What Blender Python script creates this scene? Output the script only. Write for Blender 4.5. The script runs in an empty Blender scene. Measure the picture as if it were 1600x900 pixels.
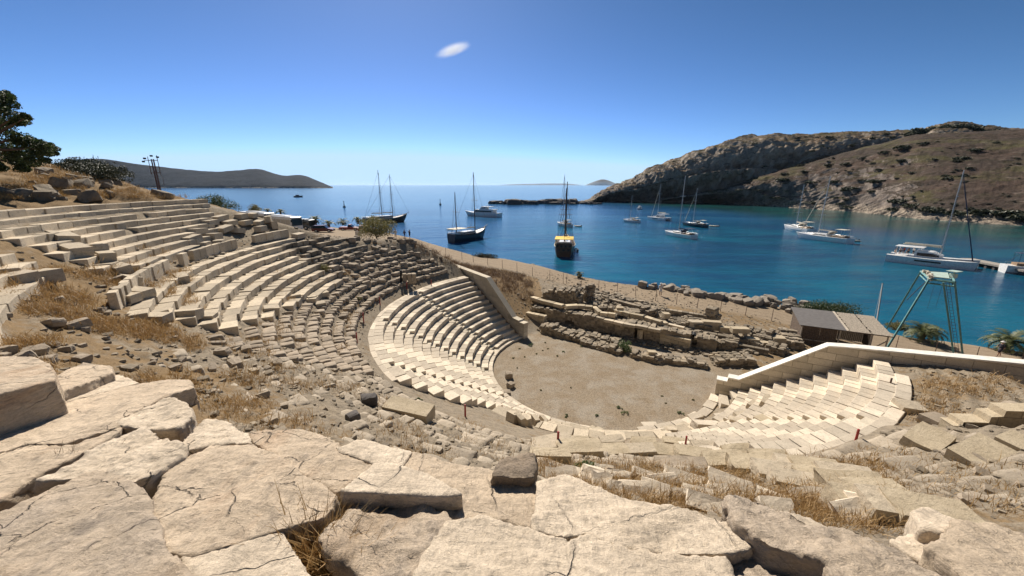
import bpy, math, random
import numpy as np
from mathutils import Vector, Matrix
rnd = random.Random(7); rng = np.random.default_rng(7)
S = bpy.context.scene; COL = S.collection
# ---------------- camera, sky, sun, exposure
EYE = 16.0; F = 600.0; PITCH = math.atan(161/F)
cam = bpy.data.objects.new('camera', bpy.data.cameras.new('camera')); COL.objects.link(cam)
cam.location = (0, 0, EYE); cam.rotation_euler = (math.pi/2-PITCH, 0, 0)
cam.data.sensor_width = 36; cam.data.lens = F/1600*36; cam.data.clip_end = 90000; cam.data.clip_start = .05
S.camera = cam
SUN_AZ, SUN_EL = math.radians(-16), math.radians(42)
W = bpy.data.worlds.new("World"); S.world = W; W.use_nodes = True
wt = W.node_tree; wt.nodes.clear()
sky = wt.nodes.new('ShaderNodeTexSky'); sky.sky_type = 'NISHITA'; sky.sun_disc = False
sky.sun_elevation = SUN_EL; sky.sun_rotation = SUN_AZ; sky.altitude = 3000; sky.air_density = 1.0; sky.dust_density = 2.5; sky.ozone_density = 6.0
bg = wt.nodes.new('ShaderNodeBackground'); bg.inputs[1].default_value = .075
wo = wt.nodes.new('ShaderNodeOutputWorld'); sx_ = wt.nodes.new('ShaderNodeSeparateColor'); cx_ = wt.nodes.new('ShaderNodeCombineColor'); wt.links.new(sky.outputs[0], sx_.inputs[0])
for i_, (r0_, g_, a_, mx_) in enumerate([(1.95, 1.45, 1.22, 5.0), (3.55, 1.38, 2.80, 7.2), (6.95, 1.65, 6.6, 9.9)]):
    p_ = wt.nodes.new('ShaderNodeMath'); p_.operation = 'MULTIPLY'; p_.inputs[1].default_value = 1/r0_; wt.links.new(sx_.outputs[i_], p_.inputs[0])
    q_ = wt.nodes.new('ShaderNodeMath'); q_.operation = 'POWER'; q_.inputs[1].default_value = g_; wt.links.new(p_.outputs[0], q_.inputs[0])
    m_ = wt.nodes.new('ShaderNodeMath'); m_.operation = 'MULTIPLY'; m_.inputs[1].default_value = a_; wt.links.new(q_.outputs[0], m_.inputs[0])
    n_ = wt.nodes.new('ShaderNodeMath'); n_.operation = 'MINIMUM'; n_.inputs[1].default_value = mx_; wt.links.new(m_.outputs[0], n_.inputs[0]); wt.links.new(n_.outputs[0], cx_.inputs[i_])
wt.links.new(cx_.outputs[0], bg.inputs[0]); wt.links.new(bg.outputs[0], wo.inputs[0])
sl = bpy.data.lights.new('sun', 'SUN'); sl.energy = 4.8; sl.angle = math.radians(.5); sl.color = (1, .91, .79)
so = bpy.data.objects.new('sun', sl); COL.objects.link(so)
SV = Vector((math.sin(SUN_AZ)*math.cos(SUN_EL), math.cos(SUN_AZ)*math.cos(SUN_EL), math.sin(SUN_EL)))
so.rotation_euler = SV.to_track_quat('Z', 'Y').to_euler(); so.location = (0, 0, 60)
vs = S.view_settings; vs.view_transform = 'Standard'; vs.look = 'None'; vs.gamma = 1; vs.use_curve_mapping = False
vs.exposure = .6

# ---------------- pixel helpers (photo pixels 1600x900 -> points of the place)
def ray(u, v):
    x = (u-800)/F; y = (v-450)/F
    return (x, math.cos(PITCH)-y*math.sin(PITCH), -math.sin(PITCH)-y*math.cos(PITCH))
def at(u, v, z):
    d = ray(u, v); t = (z-EYE)/d[2]; return (d[0]*t, d[1]*t, z)
def atY(u, v, Y):
    d = ray(u, v); t = Y/d[1]; return (d[0]*t, Y, EYE+d[2]*t)
CX, CY = 7.6, 31.8
SL = .59
def pol(r, th, z=0):
    a = math.radians(th); return (CX+r*math.sin(a), CY+r*math.cos(a), z)
def smooth(a, b, x):
    t = np.clip((x-a)/(b-a), 0, 1); return t*t*(3-2*t)
# ---------------- value noise
_G = rng.random((64, 64))
def vn(x, y):
    xi = np.floor(x).astype(int); yi = np.floor(y).astype(int); fx = x-xi; fy = y-yi
    fx = fx*fx*(3-2*fx); fy = fy*fy*(3-2*fy)
    a = _G[xi % 64, yi % 64]; b = _G[(xi+1) % 64, yi % 64]; c = _G[xi % 64, (yi+1) % 64]; d = _G[(xi+1) % 64, (yi+1) % 64]
    return (a*(1-fx)+b*fx)*(1-fy)+(c*(1-fx)+d*fx)*fy
def fbm(x, y, o=4):
    s = 0; a = .5; n = 0
    for i in range(o):
        s = s+a*vn(x*2**i+17.3*i, y*2**i+5.1*i); n += a; a *= .5
    return s/n
# ---------------- terrain
class RBF:
    def __init__(s, P, lam=1e-3):
        P = np.array(P, float); s.X = P[:, :2]/50; n = len(P)
        K = s.k(s.X, s.X)+lam*np.eye(n); A = np.zeros((n+3, n+3)); A[:n, :n] = K
        A[:n, n] = 1; A[:n, n+1:] = s.X; A[n:, :n] = A[:n, n:].T
        s.w = np.linalg.solve(A, np.r_[P[:, 2], 0, 0, 0])
    def k(s, a, b):
        d = np.maximum(((a[:, None]-b[None])**2).sum(2), 1e-12); return .5*d*np.log(d)
    def __call__(s, x, y):
        q = np.c_[np.ravel(x), np.ravel(y)]/50; o = np.empty(len(q)); n = len(s.X)
        for i in range(0, len(q), 20000):
            c = q[i:i+20000]; o[i:i+20000] = s.k(c, s.X)@s.w[:n]+s.w[n]+c@s.w[n+1:]
        return o.reshape(np.shape(x))
_TH = [-180, -88, -82, -76, -70, -60, -50, -44, 0, 115, 146, 152, 180]
_RO = [35.2, 35.2, 33, 29, 27.3, 26.5, 25, 23, 23, 24, 30, 35.2, 35.2]
def rout(th): return np.interp(th, _TH, _RO)
def bowl(r): 
    return np.where(r > 34.6, SL*(34.6-9.3)+.05*(r-34.6), np.maximum(0, SL*(r-9.3)))
def inner(r, th):
    b = bowl(r)-.28*smooth(9.4, 10, r)+.10*smooth(19.6, 20.5, r)*np.where((th < -131) | (th > 100), 1, 0)
    flat = np.minimum(b, 5.25+.13*(r-19))
    a = np.where(th > 0, smooth(147, 152, th), 1)
    return flat*(1-a)+b*a
CT = []
for th in list(range(-178, -44, 9)):
    ro = float(rout(th)); CT.append(pol(ro, th, float(inner(np.array(ro), np.array(th)))))
for th in (152, 160, 168, 176):
    CT.append(pol(35.2, th, float(inner(np.array(35.2), np.array(th)))))
CT += [(1.8, 39.3, 0), (3.6, 40.6, 0), (9, 38.5, 0), (14, 36.6, 0), (18, 33.7, 0), (20, 31, 0), (17, 28.5, 0), (24, 31, 0), (28, 32, -.2), (10, 34, 0),
       (4, 45.5, 1.2), (9, 46.6, 1.6), (14, 43.6, 1.3), (19, 40.2, .9), (24, 38.6, .3), (27, 41, .2), (-1.2, 46, 3.2), (1.5, 43, 1.2), (-4, 49, 4.4), (-9, 53, 5.2),
       (26, 27, -.4), (32, 24, -1), (40, 25, -2), (38, 14, 0), (50, 8, 0), (27, 15, 5.7), (60, 10, -1), (90, 0, -1), (60, 30, -2.4), (-14, 50, 8.0), (-19, 50, 8.8), (-16, 57, 6.5),
       (-5, -8, 15), (5, -8, 15), (-15, -15, 17), (15, -15, 16), (-40, -10, 21), (40, -20, 16), (0, -60, 24), (-80, -40, 30), (80, -60, 20), (0, -150, 40), (-200, -100, 50), (200, -100, 20)]
for (u, v, z) in [(505, 362, 5.6), (450, 360, 5.7), (420, 352, 5.8), (360, 350, 8.5), (330, 335, 11.5), (590, 378, 5.4), (640, 373, 5), (560, 366, 5.5), (700, 400, 3.9), (745, 402, 3.1), (800, 415, 2.6), (800, 430, 2.6), (850, 425, 2.1), (900, 432, 1.5), (900, 450, 1.6),
                  (500, 371, 6.2), (540, 373, 6.2), (450, 369, 7.2), (480, 375, 8.2), (440, 370, 9.3), (400, 363, 10.6), (520, 377, 7.8), (560, 378, 7.2), (600, 380, 7.4), (350, 352, 11.2), (960, 450, 1.1), (1031, 460, .7), (1031, 477, .8), (1090, 465, .4), (1150, 475, 0), (1150, 492, .1), (1240, 485, -.8), (1240, 515, -.7), (1320, 505, -1.3), (1400, 525, -2), (1400, 547, -2), (1500, 560, -2.4), (1500, 535, -2.7), (1600, 572, -2.5), (1600, 552, -2.8), (440, 340, 5.4)]:
    CT.append(at(u, v, z))
for (u, v, Y) in [(265, 303, 37), (250, 299, 40), (200, 296, 33), (180, 290, 45), (130, 300, 30), (100, 268, 50), (0, 262, 40), (0, 300, 25), (-150, 262, 30), (-300, 240, 25), (-300, 300, 12), (60, 285, 33), (0, 320, 22), (170, 275, 60), (230, 300, 60), (290, 312, 55)]:
    CT.append(atY(u, v, Y))
CT += [(-90, 60, 17), (-90, 90, 12), (-80, 110, 6), (-140, 90, 16), (-120, 40, 24)]
OUT = RBF(CT)
BR = [at(u, v, z)[:2] for (u, v, z) in [(400, 342, 5.2), (520, 349, 5.2), (600, 362, 5), (655, 375, 4.7), (700, 387, 3.9), (740, 399, 3.1), (790, 403, 2.6), (850, 417, 1.9), (900, 431, 1.3),
      (1000, 446, .8), (1100, 454, .3), (1180, 468, -.2), (1260, 484, -.8), (1400, 517, -1.8), (1500, 532, -2.6), (1600, 548, -2.8)]]
_bx = [-400, -140, -100]+[p[0] for p in BR]+[75, 100, 200, 400]; _by = [230, 140, 122]+[p[1] for p in BR]+[33, 15, -30, -90]
SEA = -4.0
def shore_d(x, y): return (y-np.interp(x, _bx, _by))*.8
dLx, dLy = math.sin(math.radians(-44)), math.cos(math.radians(-44)); dRx, dRy = math.sin(math.radians(120.5)), math.cos(math.radians(120.5))
# near terrace under the big slabs by the camera
def plane_z(x, y): return 14.32-.2*y+0*x
TP = [(-260, 600), (-60, 563), (60, 561), (180, 570), (215, 590), (300, 592), (308, 640), (330, 652), (500, 672), (640, 700), (790, 716), (838, 735), (900, 742), (985, 775), (1100, 797), (1190, 808), (1400, 842), (1480, 812), (1600, 822), (1900, 860)]
TW = []
for (u, v) in TP:
    d = ray(u, v); t = (14.32-EYE)/(d[2]+.2*d[1]); TW.append((d[0]*t, d[1]*t))
_ta = [math.atan2(p[0], p[1]) for p in TW]; _td = [math.hypot(*p) for p in TW]
def terr_w(x, y):
    a = np.arctan2(x, y); d = np.hypot(x, y); lim = np.interp(a, _ta, _td)
    w = 1-smooth(-.12, .35, d-lim); return np.where(np.abs(a) > 1.5, (1-smooth(2, 5, d)), w)
def ground(x, y, noise=True):
    x = np.asarray(x, float); y = np.asarray(y, float)
    dx = x-CX; dy = y-CY; r = np.hypot(dx, dy); th = np.degrees(np.arctan2(dx, dy))
    dL = dLy*dx-dLx*dy; dR = -(dRy*dx-dRx*dy)
    # inside the cavea: left of the left radial or right of the right radial
    din = np.maximum(-dL, -dR)
    w = smooth(-.3, .3, din)
    zi = inner(r, th)
    zo = OUT(x, y)
    zo = np.where(din < .3, zo*smooth(9.2, 10.5, r), zo)
    wr = smooth(0, 2.5, rout(th)-r)
    w = w*wr
    zi = np.where((r < 9.4), 0, zi)
    z = zi*w+zo*(1-w)
    if noise:
        rough = smooth(19.2, 20.5, r)*w*(1-smooth(28, 36, r)*.3)
        k = (r-19.6)/.68; fr = k-np.floor(k)
        z = z+rough*(.16*(smooth(0, .3, fr)-fr)+.16*(fbm(x*1.3, y*1.3, 4)-.5)+.10*(fbm(x*4, y*4, 3)-.5)+.05*(fbm(x*14, y*14, 2)-.5))
        hillw = smooth(33, 38, r)*(x < 0)*smooth(70, 55, y)
        z = z+hillw*(1.5*(fbm(x*.25, y*.25, 4)-.5)+.5*(fbm(x*1.1, y*1.1, 3)-.5))
        z = z+.05*(fbm(x*.7+9, y*.7, 4)-.5)*(r > 9.4)
    tw = terr_w(x, y)
    z = np.where(tw > 0, z*(1-tw)+np.maximum(z, plane_z(x, y)-.24)*tw, z)
    d = shore_d(x, y)+1.5*(fbm(x*.2, y*.2, 3)-.5) if noise else shore_d(x, y)
    z = z*(1-smooth(-.6, 4.5, d))+(-8)*smooth(-.6, 4.5, d)
    return z
def gz(x, y): return float(ground(np.array([x]), np.array([y]))[0])
def onground(u, v, lo=1.2, hi=200):
    d = ray(u, v); t = np.exp(np.linspace(math.log(lo), math.log(hi), 4000))
    x = d[0]*t; y = d[1]*t; z = EYE+d[2]*t; g = ground(x, y); i = np.argmax(z < g)
    return (x[i], y[i], g[i])

# ---------------- tags
def tag(o, label=None, cat=None, group=None, kind=None):
    if label: o['label'] = label
    if cat: o['category'] = cat
    if group: o['group'] = group
    if kind: o['kind'] = kind
    return o
def empty(name, loc, label, cat, group=None, rz=0):
    o = bpy.data.objects.new(name, None); COL.objects.link(o); o.location = loc; o.rotation_euler = (0, 0, rz); o.empty_display_size = .1
    return tag(o, label, cat, group)
def copy_tree(o, loc=None, rz=None, sc=None, parent=None, label=None):
    c = o.copy(); COL.objects.link(c)
    if parent: c.parent = parent
    if loc is not None: c.location = loc
    if rz is not None: c.rotation_euler = (0, 0, rz)
    if sc is not None: c.scale = sc if hasattr(sc, '__len__') else (sc,)*3
    if label: c['label'] = label
    for ch in o.children: copy_tree(ch, parent=c)
    return c
# ---------------- mesh builder
_T = {}
def tmpl(nodes):
    if nodes in _T: return _T[nodes]
    n = len(nodes); V = {}; vs_ = []; Fc = []
    def vid(p):
        if p not in V: V[p] = len(vs_); vs_.append(p)
        return V[p]
    for ax in range(3):
        for s in (0, n-1):
            for i in range(n-1):
                for j in range(n-1):
                    q = []
                    for (a, b) in ((i, j), (i+1, j), (i+1, j+1), (i, j+1)):
                        p = [0, 0, 0]; p[ax] = nodes[s]; p[(ax+1) % 3] = nodes[a]; p[(ax+2) % 3] = nodes[b]; q.append(vid(tuple(p)))
                    Fc.append(q if s else q[::-1])
    _T[nodes] = (np.array(vs_, float), np.array(Fc)); return _T[nodes]
CH = (-1, -.9, .9, 1); R3 = (-1, -.4, .4, 1); R4 = (-1, -.6, -.2, .2, .6, 1); BX = (-1, 1)
def rotz(a): c, s = math.cos(a), math.sin(a); return np.array([[c, -s, 0], [s, c, 0], [0, 0, 1]])
def rotx(a): c, s = math.cos(a), math.sin(a); return np.array([[1, 0, 0], [0, c, -s], [0, s, c]])
def roty(a): c, s = math.cos(a), math.sin(a); return np.array([[c, 0, s], [0, 1, 0], [-s, 0, c]])
class MB:
    def __init__(s): s.v = []; s.q = []; s.n = 0; s.m = []; s.poly = []; s.pm = []
    def add(s, V, Q, m=0):
        s.v.append(np.asarray(V, float)); Q = np.asarray(Q)
        if Q.ndim == 2 and Q.shape[1] == 4: s.q.append(Q+s.n); s.m.append(np.full(len(Q), m))
        else:
            for f in Q: s.poly.append([int(i)+s.n for i in f]); s.pm.append(m)
        s.n += len(V)
    def polys(s, V, Fs, m=0):
        s.v.append(np.asarray(V, float))
        for f in Fs: s.poly.append([int(i)+s.n for i in f]); s.pm.append(m)
        s.n += len(V)
    def block(s, c, size, R=None, rd=0, nz=0, nodes=CH, m=0, bev=.03):
        p, q = tmpl(nodes); h = np.array(size)/2; P = p.copy()
        if nodes is CH:
            b = np.minimum(bev, h*.45); core = h-b; P = np.sign(p)*np.where(np.abs(p) > .95, h, core)
            e = np.abs(p) > .95; k = e.sum(1)
            P = np.where((k >= 2)[:, None] & e, np.sign(p)*(core+b*np.where(k == 3, .577, .707)[:, None]), P)
        else:
            L = np.linalg.norm(p, axis=1, keepdims=True); P = ((1-rd)*p+rd*p/L*1.15)*h
        if nz:
            w = rng.normal(size=(3, 3))*1.7; ph = rng.random(3)*6; P = P+np.sin((p@w)+ph)*nz*h*.6+rng.normal(size=P.shape)*nz*.18*h.min()
        if R is not None: P = P@R.T
        s.add(P+np.array(c), q, m)
    def tube(s, a, b, r0, r1=None, n=6, m=0):
        r1 = r0 if r1 is None else r1; a = np.array(a, float); b = np.array(b, float); d = b-a; L = np.linalg.norm(d)
        if L < 1e-6: return
        d /= L; u = np.cross(d, [0, 0, 1.]) if abs(d[2]) < .9 else np.cross(d, [1., 0, 0]); u /= np.linalg.norm(u); w = np.cross(d, u)
        an = np.arange(n)*2*math.pi/n; ring = np.cos(an)[:, None]*u+np.sin(an)[:, None]*w
        V = np.r_[a+ring*r0, b+ring*r1]
        s.polys(V, [[i, (i+1) % n, n+(i+1) % n, n+i] for i in range(n)]+[list(range(n))[::-1], list(range(n, 2*n))], m)
    def path(s, pts, r, n=5, m=0):
        for i in range(len(pts)-1):
            ra = r if not hasattr(r, '__len__') else r[i]; rb = r if not hasattr(r, '__len__') else r[i+1]; s.tube(pts[i], pts[i+1], ra, rb, n, m)
    def prism(s, poly, z0, z1, m=0):
        n = len(poly); V = [(p[0], p[1], z0 if not hasattr(z0, '__len__') else z0[i]) for i, p in enumerate(poly)]+[(p[0], p[1], z1 if not hasattr(z1, '__len__') else z1[i]) for i, p in enumerate(poly)]
        s.polys(V, [[i, (i+1) % n, n+(i+1) % n, n+i] for i in range(n)]+[list(range(n))[::-1], list(range(n, 2*n))], m)
    def loft(s, secs, m=0, cap=True):
        n = len(secs[0]); V = [p for c in secs for p in c]; Fs = []
        for k in range(len(secs)-1):
            for i in range(n-1): Fs.append([k*n+i, k*n+i+1, (k+1)*n+i+1, (k+1)*n+i])
        if cap: Fs += [list(range(n))[::-1], [(len(secs)-1)*n+i for i in range(n)]]
        s.polys(V, Fs, m)
    def build(s, name, mats, parent=None, base=None, smooth_=False, recenter=True):
        V = np.concatenate(s.v) if s.v else np.zeros((0, 3))
        if parent is not None:
            off = np.array(getattr(parent, '_dummy', (0, 0, 0)))
        if base is None and parent is None and recenter and len(V):
            base = ((V[:, 0].min()+V[:, 0].max())/2, (V[:, 1].min()+V[:, 1].max())/2, V[:, 2].min())
        if base is not None: V = V-np.array(base)
        me = bpy.data.meshes.new(name)
        Q = np.concatenate(s.q) if s.q else np.zeros((0, 4), int)
        M = np.concatenate(s.m) if s.m else np.zeros(0, int)
        loops = [Q.ravel()]+[np.array(p) for p in s.poly]; loops = np.concatenate(loops).astype(np.int32)
        tot = np.r_[np.full(len(Q), 4), [len(p) for p in s.poly]].astype(np.int32); st = np.r_[0, np.cumsum(tot)[:-1]].astype(np.int32)
        me.vertices.add(len(V)); me.vertices.foreach_set('co', V.ravel().astype(np.float32))
        me.loops.add(len(loops)); me.loops.foreach_set('vertex_index', loops)
        me.polygons.add(len(tot)); me.polygons.foreach_set('loop_start', st); me.polygons.foreach_set('loop_total', tot)
        me.polygons.foreach_set('material_index', np.r_[M, s.pm].astype(np.int32))
        me.polygons.foreach_set('use_smooth', np.full(len(tot), bool(smooth_)))
        me.update(calc_edges=True); me.validate()
        for mt in (mats if isinstance(mats, (list, tuple)) else [mats]): me.materials.append(mt)
        o = bpy.data.objects.new(name, me); COL.objects.link(o)
        if parent is not None: o.parent = parent
        elif base is not None: o.location = base
        return o
# children are written in world coordinates: give them base=parent location
def child(mb, name, mats, parent, smooth_=False):
    return mb.build(name, mats, parent, base=tuple(parent.location) if parent.parent is None else tuple(parent.parent.location), smooth_=smooth_)
# ---------------- materials
def newmat(name):
    m = bpy.data.materials.new(name); m.use_nodes = True; nt = m.node_tree; b = nt.nodes['Principled BSDF']; return m, nt, b
def N(nt, t, **k):
    n = nt.nodes.new(t)
    for a, v in k.items(): setattr(n, a, v)
    return n
def noise_node(nt, vec, scale, detail=6, rough=.6, dist=0):
    n = N(nt, 'ShaderNodeTexNoise'); n.inputs['Scale'].default_value = scale; n.inputs['Detail'].default_value = detail; n.inputs['Roughness'].default_value = rough; n.inputs['Distortion'].default_value = dist
    nt.links.new(vec, n.inputs['Vector']); return n.outputs['Fac']
def ramp(nt, fac, stops):
    r = N(nt, 'ShaderNodeValToRGB'); e = r.color_ramp.elements
    while len(e) < len(stops): e.new(.5)
    for i, (p, c) in enumerate(stops): e[i].position = p; e[i].color = (*c, 1) if hasattr(c, '__len__') else (c, c, c, 1)
    nt.links.new(fac, r.inputs[0]); return r.outputs[0]
def mix(nt, fac, a, b, mode='MIX'):
    m = N(nt, 'ShaderNodeMix', data_type='RGBA', blend_type=mode)
    for s, v in ((0, fac), (6, a), (7, b)):
        if hasattr(v, 'is_linked'): nt.links.new(v, m.inputs[s])
        else: m.inputs[s].default_value = v if s == 0 else ((*v, 1) if len(v) == 3 else v)
    return m.outputs[2]
def math_(nt, op, a, b=0):
    m = N(nt, 'ShaderNodeMath', operation=op)
    for i, v in enumerate((a, b)):
        if hasattr(v, 'is_linked'): nt.links.new(v, m.inputs[i])
        else: m.inputs[i].default_value = v
    return m.outputs[0]
def pos(nt, stretch=None, rot=(0, 0, 0)):
    g = N(nt, 'ShaderNodeNewGeometry')
    if not stretch: return g.outputs['Position']
    mp = N(nt, 'ShaderNodeMapping'); mp.inputs['Scale'].default_value = stretch; mp.inputs['Rotation'].default_value = rot; nt.links.new(g.outputs['Position'], mp.inputs['Vector']); return mp.outputs[0]
def bump(nt, b, h, strength, dist):
    n = N(nt, 'ShaderNodeBump'); n.inputs['Strength'].default_value = strength; n.inputs['Distance'].default_value = dist; nt.links.new(h, n.inputs['Height']); nt.links.new(n.outputs[0], b.inputs['Normal'])
def island_var(nt, col, amt):
    g = N(nt, 'ShaderNodeNewGeometry'); r = ramp(nt, g.outputs['Random Per Island'], [(0, 1-amt), (1, 1+amt*.4)]); return mix(nt, 1.0, col, r, 'MULTIPLY')
def stone(name, c1, c2, dark, sc=1.0, bs=.5, bd=.03, iv=.25, darkamt=.5, stretch=None, warm=None, cracks=0):
    m, nt, b = newmat(name); p = pos(nt, stretch, (0, 0, .6) if stretch else (0, 0, 0))
    n1 = noise_node(nt, p, 1.1*sc, 8, .65); n2 = noise_node(nt, p, 6*sc, 8, .7); n3 = noise_node(nt, p, 28*sc, 5, .7)
    c = mix(nt, ramp(nt, n1, [(.35, 0.), (.65, 1.)]), c1, c2)
    c = mix(nt, math_(nt, 'MULTIPLY', ramp(nt, n2, [(.52, 0.), (.68, 1.)]), darkamt), c, dark)
    if warm: c = mix(nt, ramp(nt, noise_node(nt, p, .8*sc+.3, 4, .6), [(.58, 0.), (.7, .6)]), c, warm)
    c = mix(nt, .35, c, mix(nt, 1.0, c, ramp(nt, n3, [(.3, .35), (.6, 1.15)]), 'MULTIPLY'))
    cr = None
    if cracks:
        pw = pos(nt); dn = N(nt, 'ShaderNodeTexNoise'); dn.inputs['Scale'].default_value = 3.5; dn.inputs['Detail'].default_value = 6; nt.links.new(pw, dn.inputs['Vector'])
        ad = N(nt, 'ShaderNodeVectorMath', operation='MULTIPLY_ADD'); ad.inputs[1].default_value = (.27, .27, .27); nt.links.new(dn.outputs['Color'], ad.inputs[0]); nt.links.new(pw, ad.inputs[2])
        vo = N(nt, 'ShaderNodeTexVoronoi', feature='DISTANCE_TO_EDGE'); vo.inputs['Scale'].default_value = cracks; nt.links.new(ad.outputs[0], vo.inputs['Vector'])
        cr = math_(nt, 'MAXIMUM', ramp(nt, vo.outputs['Distance'], [(.0, 0.), (.011, 1.)]), ramp(nt, noise_node(nt, pw, 1.3, 3, .5), [(.42, 0.), (.52, 1.)]))
        c = mix(nt, 1.0, c, ramp(nt, cr, [(0., .5), (1., 1.)]), 'MULTIPLY')
        st = noise_node(nt, pos(nt, (3.2, 9, 9), (0, 0, .62)), 1.0, 9, .78, .5); c = mix(nt, .6, c, mix(nt, 1.0, c, ramp(nt, st, [(.32, .5), (.5, 1.), (.7, 1.18)]), 'MULTIPLY'))
        pt = N(nt, 'ShaderNodeTexVoronoi'); pt.inputs['Scale'].default_value = 30; nt.links.new(ad.outputs[0], pt.inputs['Vector']); pit = ramp(nt, pt.outputs['Distance'], [(.0, .35), (.2, 1.)])
        pm_ = ramp(nt, noise_node(nt, pw, 2.7, 4, .6), [(.5, 0.), (.62, 1.)]); c = mix(nt, pm_, c, mix(nt, 1.0, c, pit, 'MULTIPLY'))
    if iv: c = island_var(nt, c, iv)
    nt.links.new(c, b.inputs['Base Color']); b.inputs['Roughness'].default_value = .88; b.inputs['Specular IOR Level'].default_value = .25
    h = math_(nt, 'ADD', n2, math_(nt, 'MULTIPLY', n3, .5))
    if cr is not None: h = math_(nt, 'ADD', h, math_(nt, 'ADD', math_(nt, 'MULTIPLY', cr, .8), math_(nt, 'MULTIPLY', st, .9)))
    bump(nt, b, h, bs, bd); return m
def flat(name, c, rough=.6, metal=0, var=.12, sc=3.0, bs=0):
    m, nt, b = newmat(name); p = pos(nt); n = noise_node(nt, p, sc, 5, .6)
    nt.links.new(mix(nt, 1.0, c, ramp(nt, n, [(.3, 1-var*2), (.7, 1+var)]), 'MULTIPLY'), b.inputs['Base Color'])
    b.inputs['Roughness'].default_value = rough; b.inputs['Metallic'].default_value = metal
    if bs: bump(nt, b, n, bs, .02)
    return m
def leafmat(name, c1, c2, tr=.25):
    m, nt, b = newmat(name); g = N(nt, 'ShaderNodeNewGeometry')
    nt.links.new(mix(nt, g.outputs['Random Per Island'], c1, c2), b.inputs['Base Color']); b.inputs['Roughness'].default_value = .6
    t = N(nt, 'ShaderNodeBsdfTranslucent'); nt.links.new(mix(nt, g.outputs['Random Per Island'], c1, c2), t.inputs[0])
    ms = N(nt, 'ShaderNodeMixShader'); ms.inputs[0].default_value = tr; nt.links.new(b.outputs[0], ms.inputs[1]); nt.links.new(t.outputs[0], ms.inputs[2])
    nt.links.new(ms.outputs[0], nt.nodes['Material Output'].inputs[0]); return m
M = {}
M['marble'] = stone('marble', (.70, .61, .48), (.59, .505, .395), (.32, .27, .21), 1.2, .5, .03, .28, .55)
M['marble_cut'] = stone('restored_marble', (.66, .58, .45), (.55, .48, .37), (.38, .31, .22), .9, .25, .015, .3, .4)
M['old_marble'] = stone('old_marble', (.47, .39, .29), (.38, .33, .26), (.17, .15, .13), .9, .5, .03, .3, .6)
M['seat'] = stone('weathered_marble', (.64, .54, .40), (.52, .44, .33), (.24, .205, .16), 1.3, .7, .04, .3, .6)
M['grey'] = stone('grey_stone', (.44, .36, .27), (.34, .28, .21), (.17, .14, .11), 1.0, .6, .04, .3, .5)
M['ruin'] = stone('ruin_stone', (.37, .30, .21), (.26, .22, .17), (.13, .11, .09), 1.0, .7, .05, .45, .5)
M['cream'] = stone('cream_block', (.62, .52, .37), (.50, .41, .28), (.27, .22, .16), 1.6, .8, .04, .3, .6)
M['ledge'] = stone('pale_bedrock', (.47, .395, .30), (.37, .31, .235), (.18, .15, .12), 1.4, .8, .05, .25, .6)
M['slab'] = stone('bedded_slab', (.66, .535, .395), (.53, .425, .31), (.28, .23, .18), 1.5, 1.0, .035, 0, .75, (1.0, .32, 1.6), (.44, .29, .18), cracks=1.5)
M['slab_pale'] = stone('pale_slab', (.74, .62, .475), (.61, .505, .38), (.32, .27, .21), 1.6, 1.0, .032, 0, .6, (1.0, .35, 1.6), cracks=1.3)
M['slab_grey'] = stone('grey_slab', (.52, .43, .335), (.58, .465, .34), (.25, .21, .17), 1.5, 1.0, .04, 0, .8, (1.0, .35, 1.6), (.40, .29, .19), cracks=2.2)
M['dark_rock'] = stone('dark_rock', (.14, .125, .115), (.09, .08, .075), (.05, .045, .045), 2, .8, .03, .2, .5)
M['boulder'] = stone('shore_boulder', (.40, .35, .28), (.30, .26, .22), (.14, .12, .11), 1.2, .7, .05, .35, .5)
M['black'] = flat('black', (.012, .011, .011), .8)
M['white'] = flat('white_gelcoat', (.78, .78, .76), .3)
M['dark_hull'] = flat('dark_hull', (.02, .035, .05), .35)
M['brown_hull'] = flat('varnished_hull', (.09, .045, .022), .4)
M['navy'] = flat('navy_canvas', (.02, .035, .08), .7)
M['canvas'] = flat('cream_canvas', (.62, .56, .45), .8)
M['yellow'] = flat('yellow_canvas', (.75, .5, .06), .8)
M['glass_dark'] = flat('dark_glass', (.02, .025, .03), .08)
M['alu'] = flat('aluminium', (.55, .56, .57), .35, .6)
M['spar'] = flat('wooden_spar', (.07, .05, .04), .6)
M['teak'] = flat('teak', (.28, .18, .1), .7)
M['red'] = flat('red_paint', (.32, .03, .025), .6)
M['car_red'] = flat('car_red', (.12, .012, .018), .25)
M['car_red2'] = flat('truck_red', (.25, .03, .025), .35)
M['tyre'] = flat('tyre', (.02, .02, .02), .9)
M['teal'] = flat('teal_paint', (.10, .24, .23), .55, 0, .2)
M['teal_pale'] = flat('faded_teal', (.42, .52, .46), .6)
M['rust'] = flat('rusty_steel', (.12, .07, .05), .8)
M['galv'] = flat('galvanised', (.12, .13, .14), .55, .4)
M['wood'] = flat('grey_timber', (.15, .11, .08), .85, 0, .35, 9)
M['wood_pale'] = flat('pale_timber', (.50, .43, .34), .85, 0, .3, 9)
M['felt'] = flat('roofing_felt', (.13, .12, .115), .9)
M['skin'] = flat('skin', (.45, .27, .18), .6)
M['cloth_white'] = flat('white_cloth', (.7, .68, .65), .9)
M['cloth_dark'] = flat('dark_cloth', (.03, .03, .045), .9)
M['cloth_blue'] = flat('blue_cloth', (.06, .1, .2), .9)
M['hair'] = flat('hair', (.04, .025, .018), .9)
M['concrete'] = flat('concrete', (.32, .29, .25), .9, 0, .2, 2, .4)
M['trunk'] = flat('bark', (.13, .09, .06), .95, 0, .3, 8, .8)
M['leaf'] = leafmat('leaf', (.022, .045, .014), (.085, .11, .035))
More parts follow.
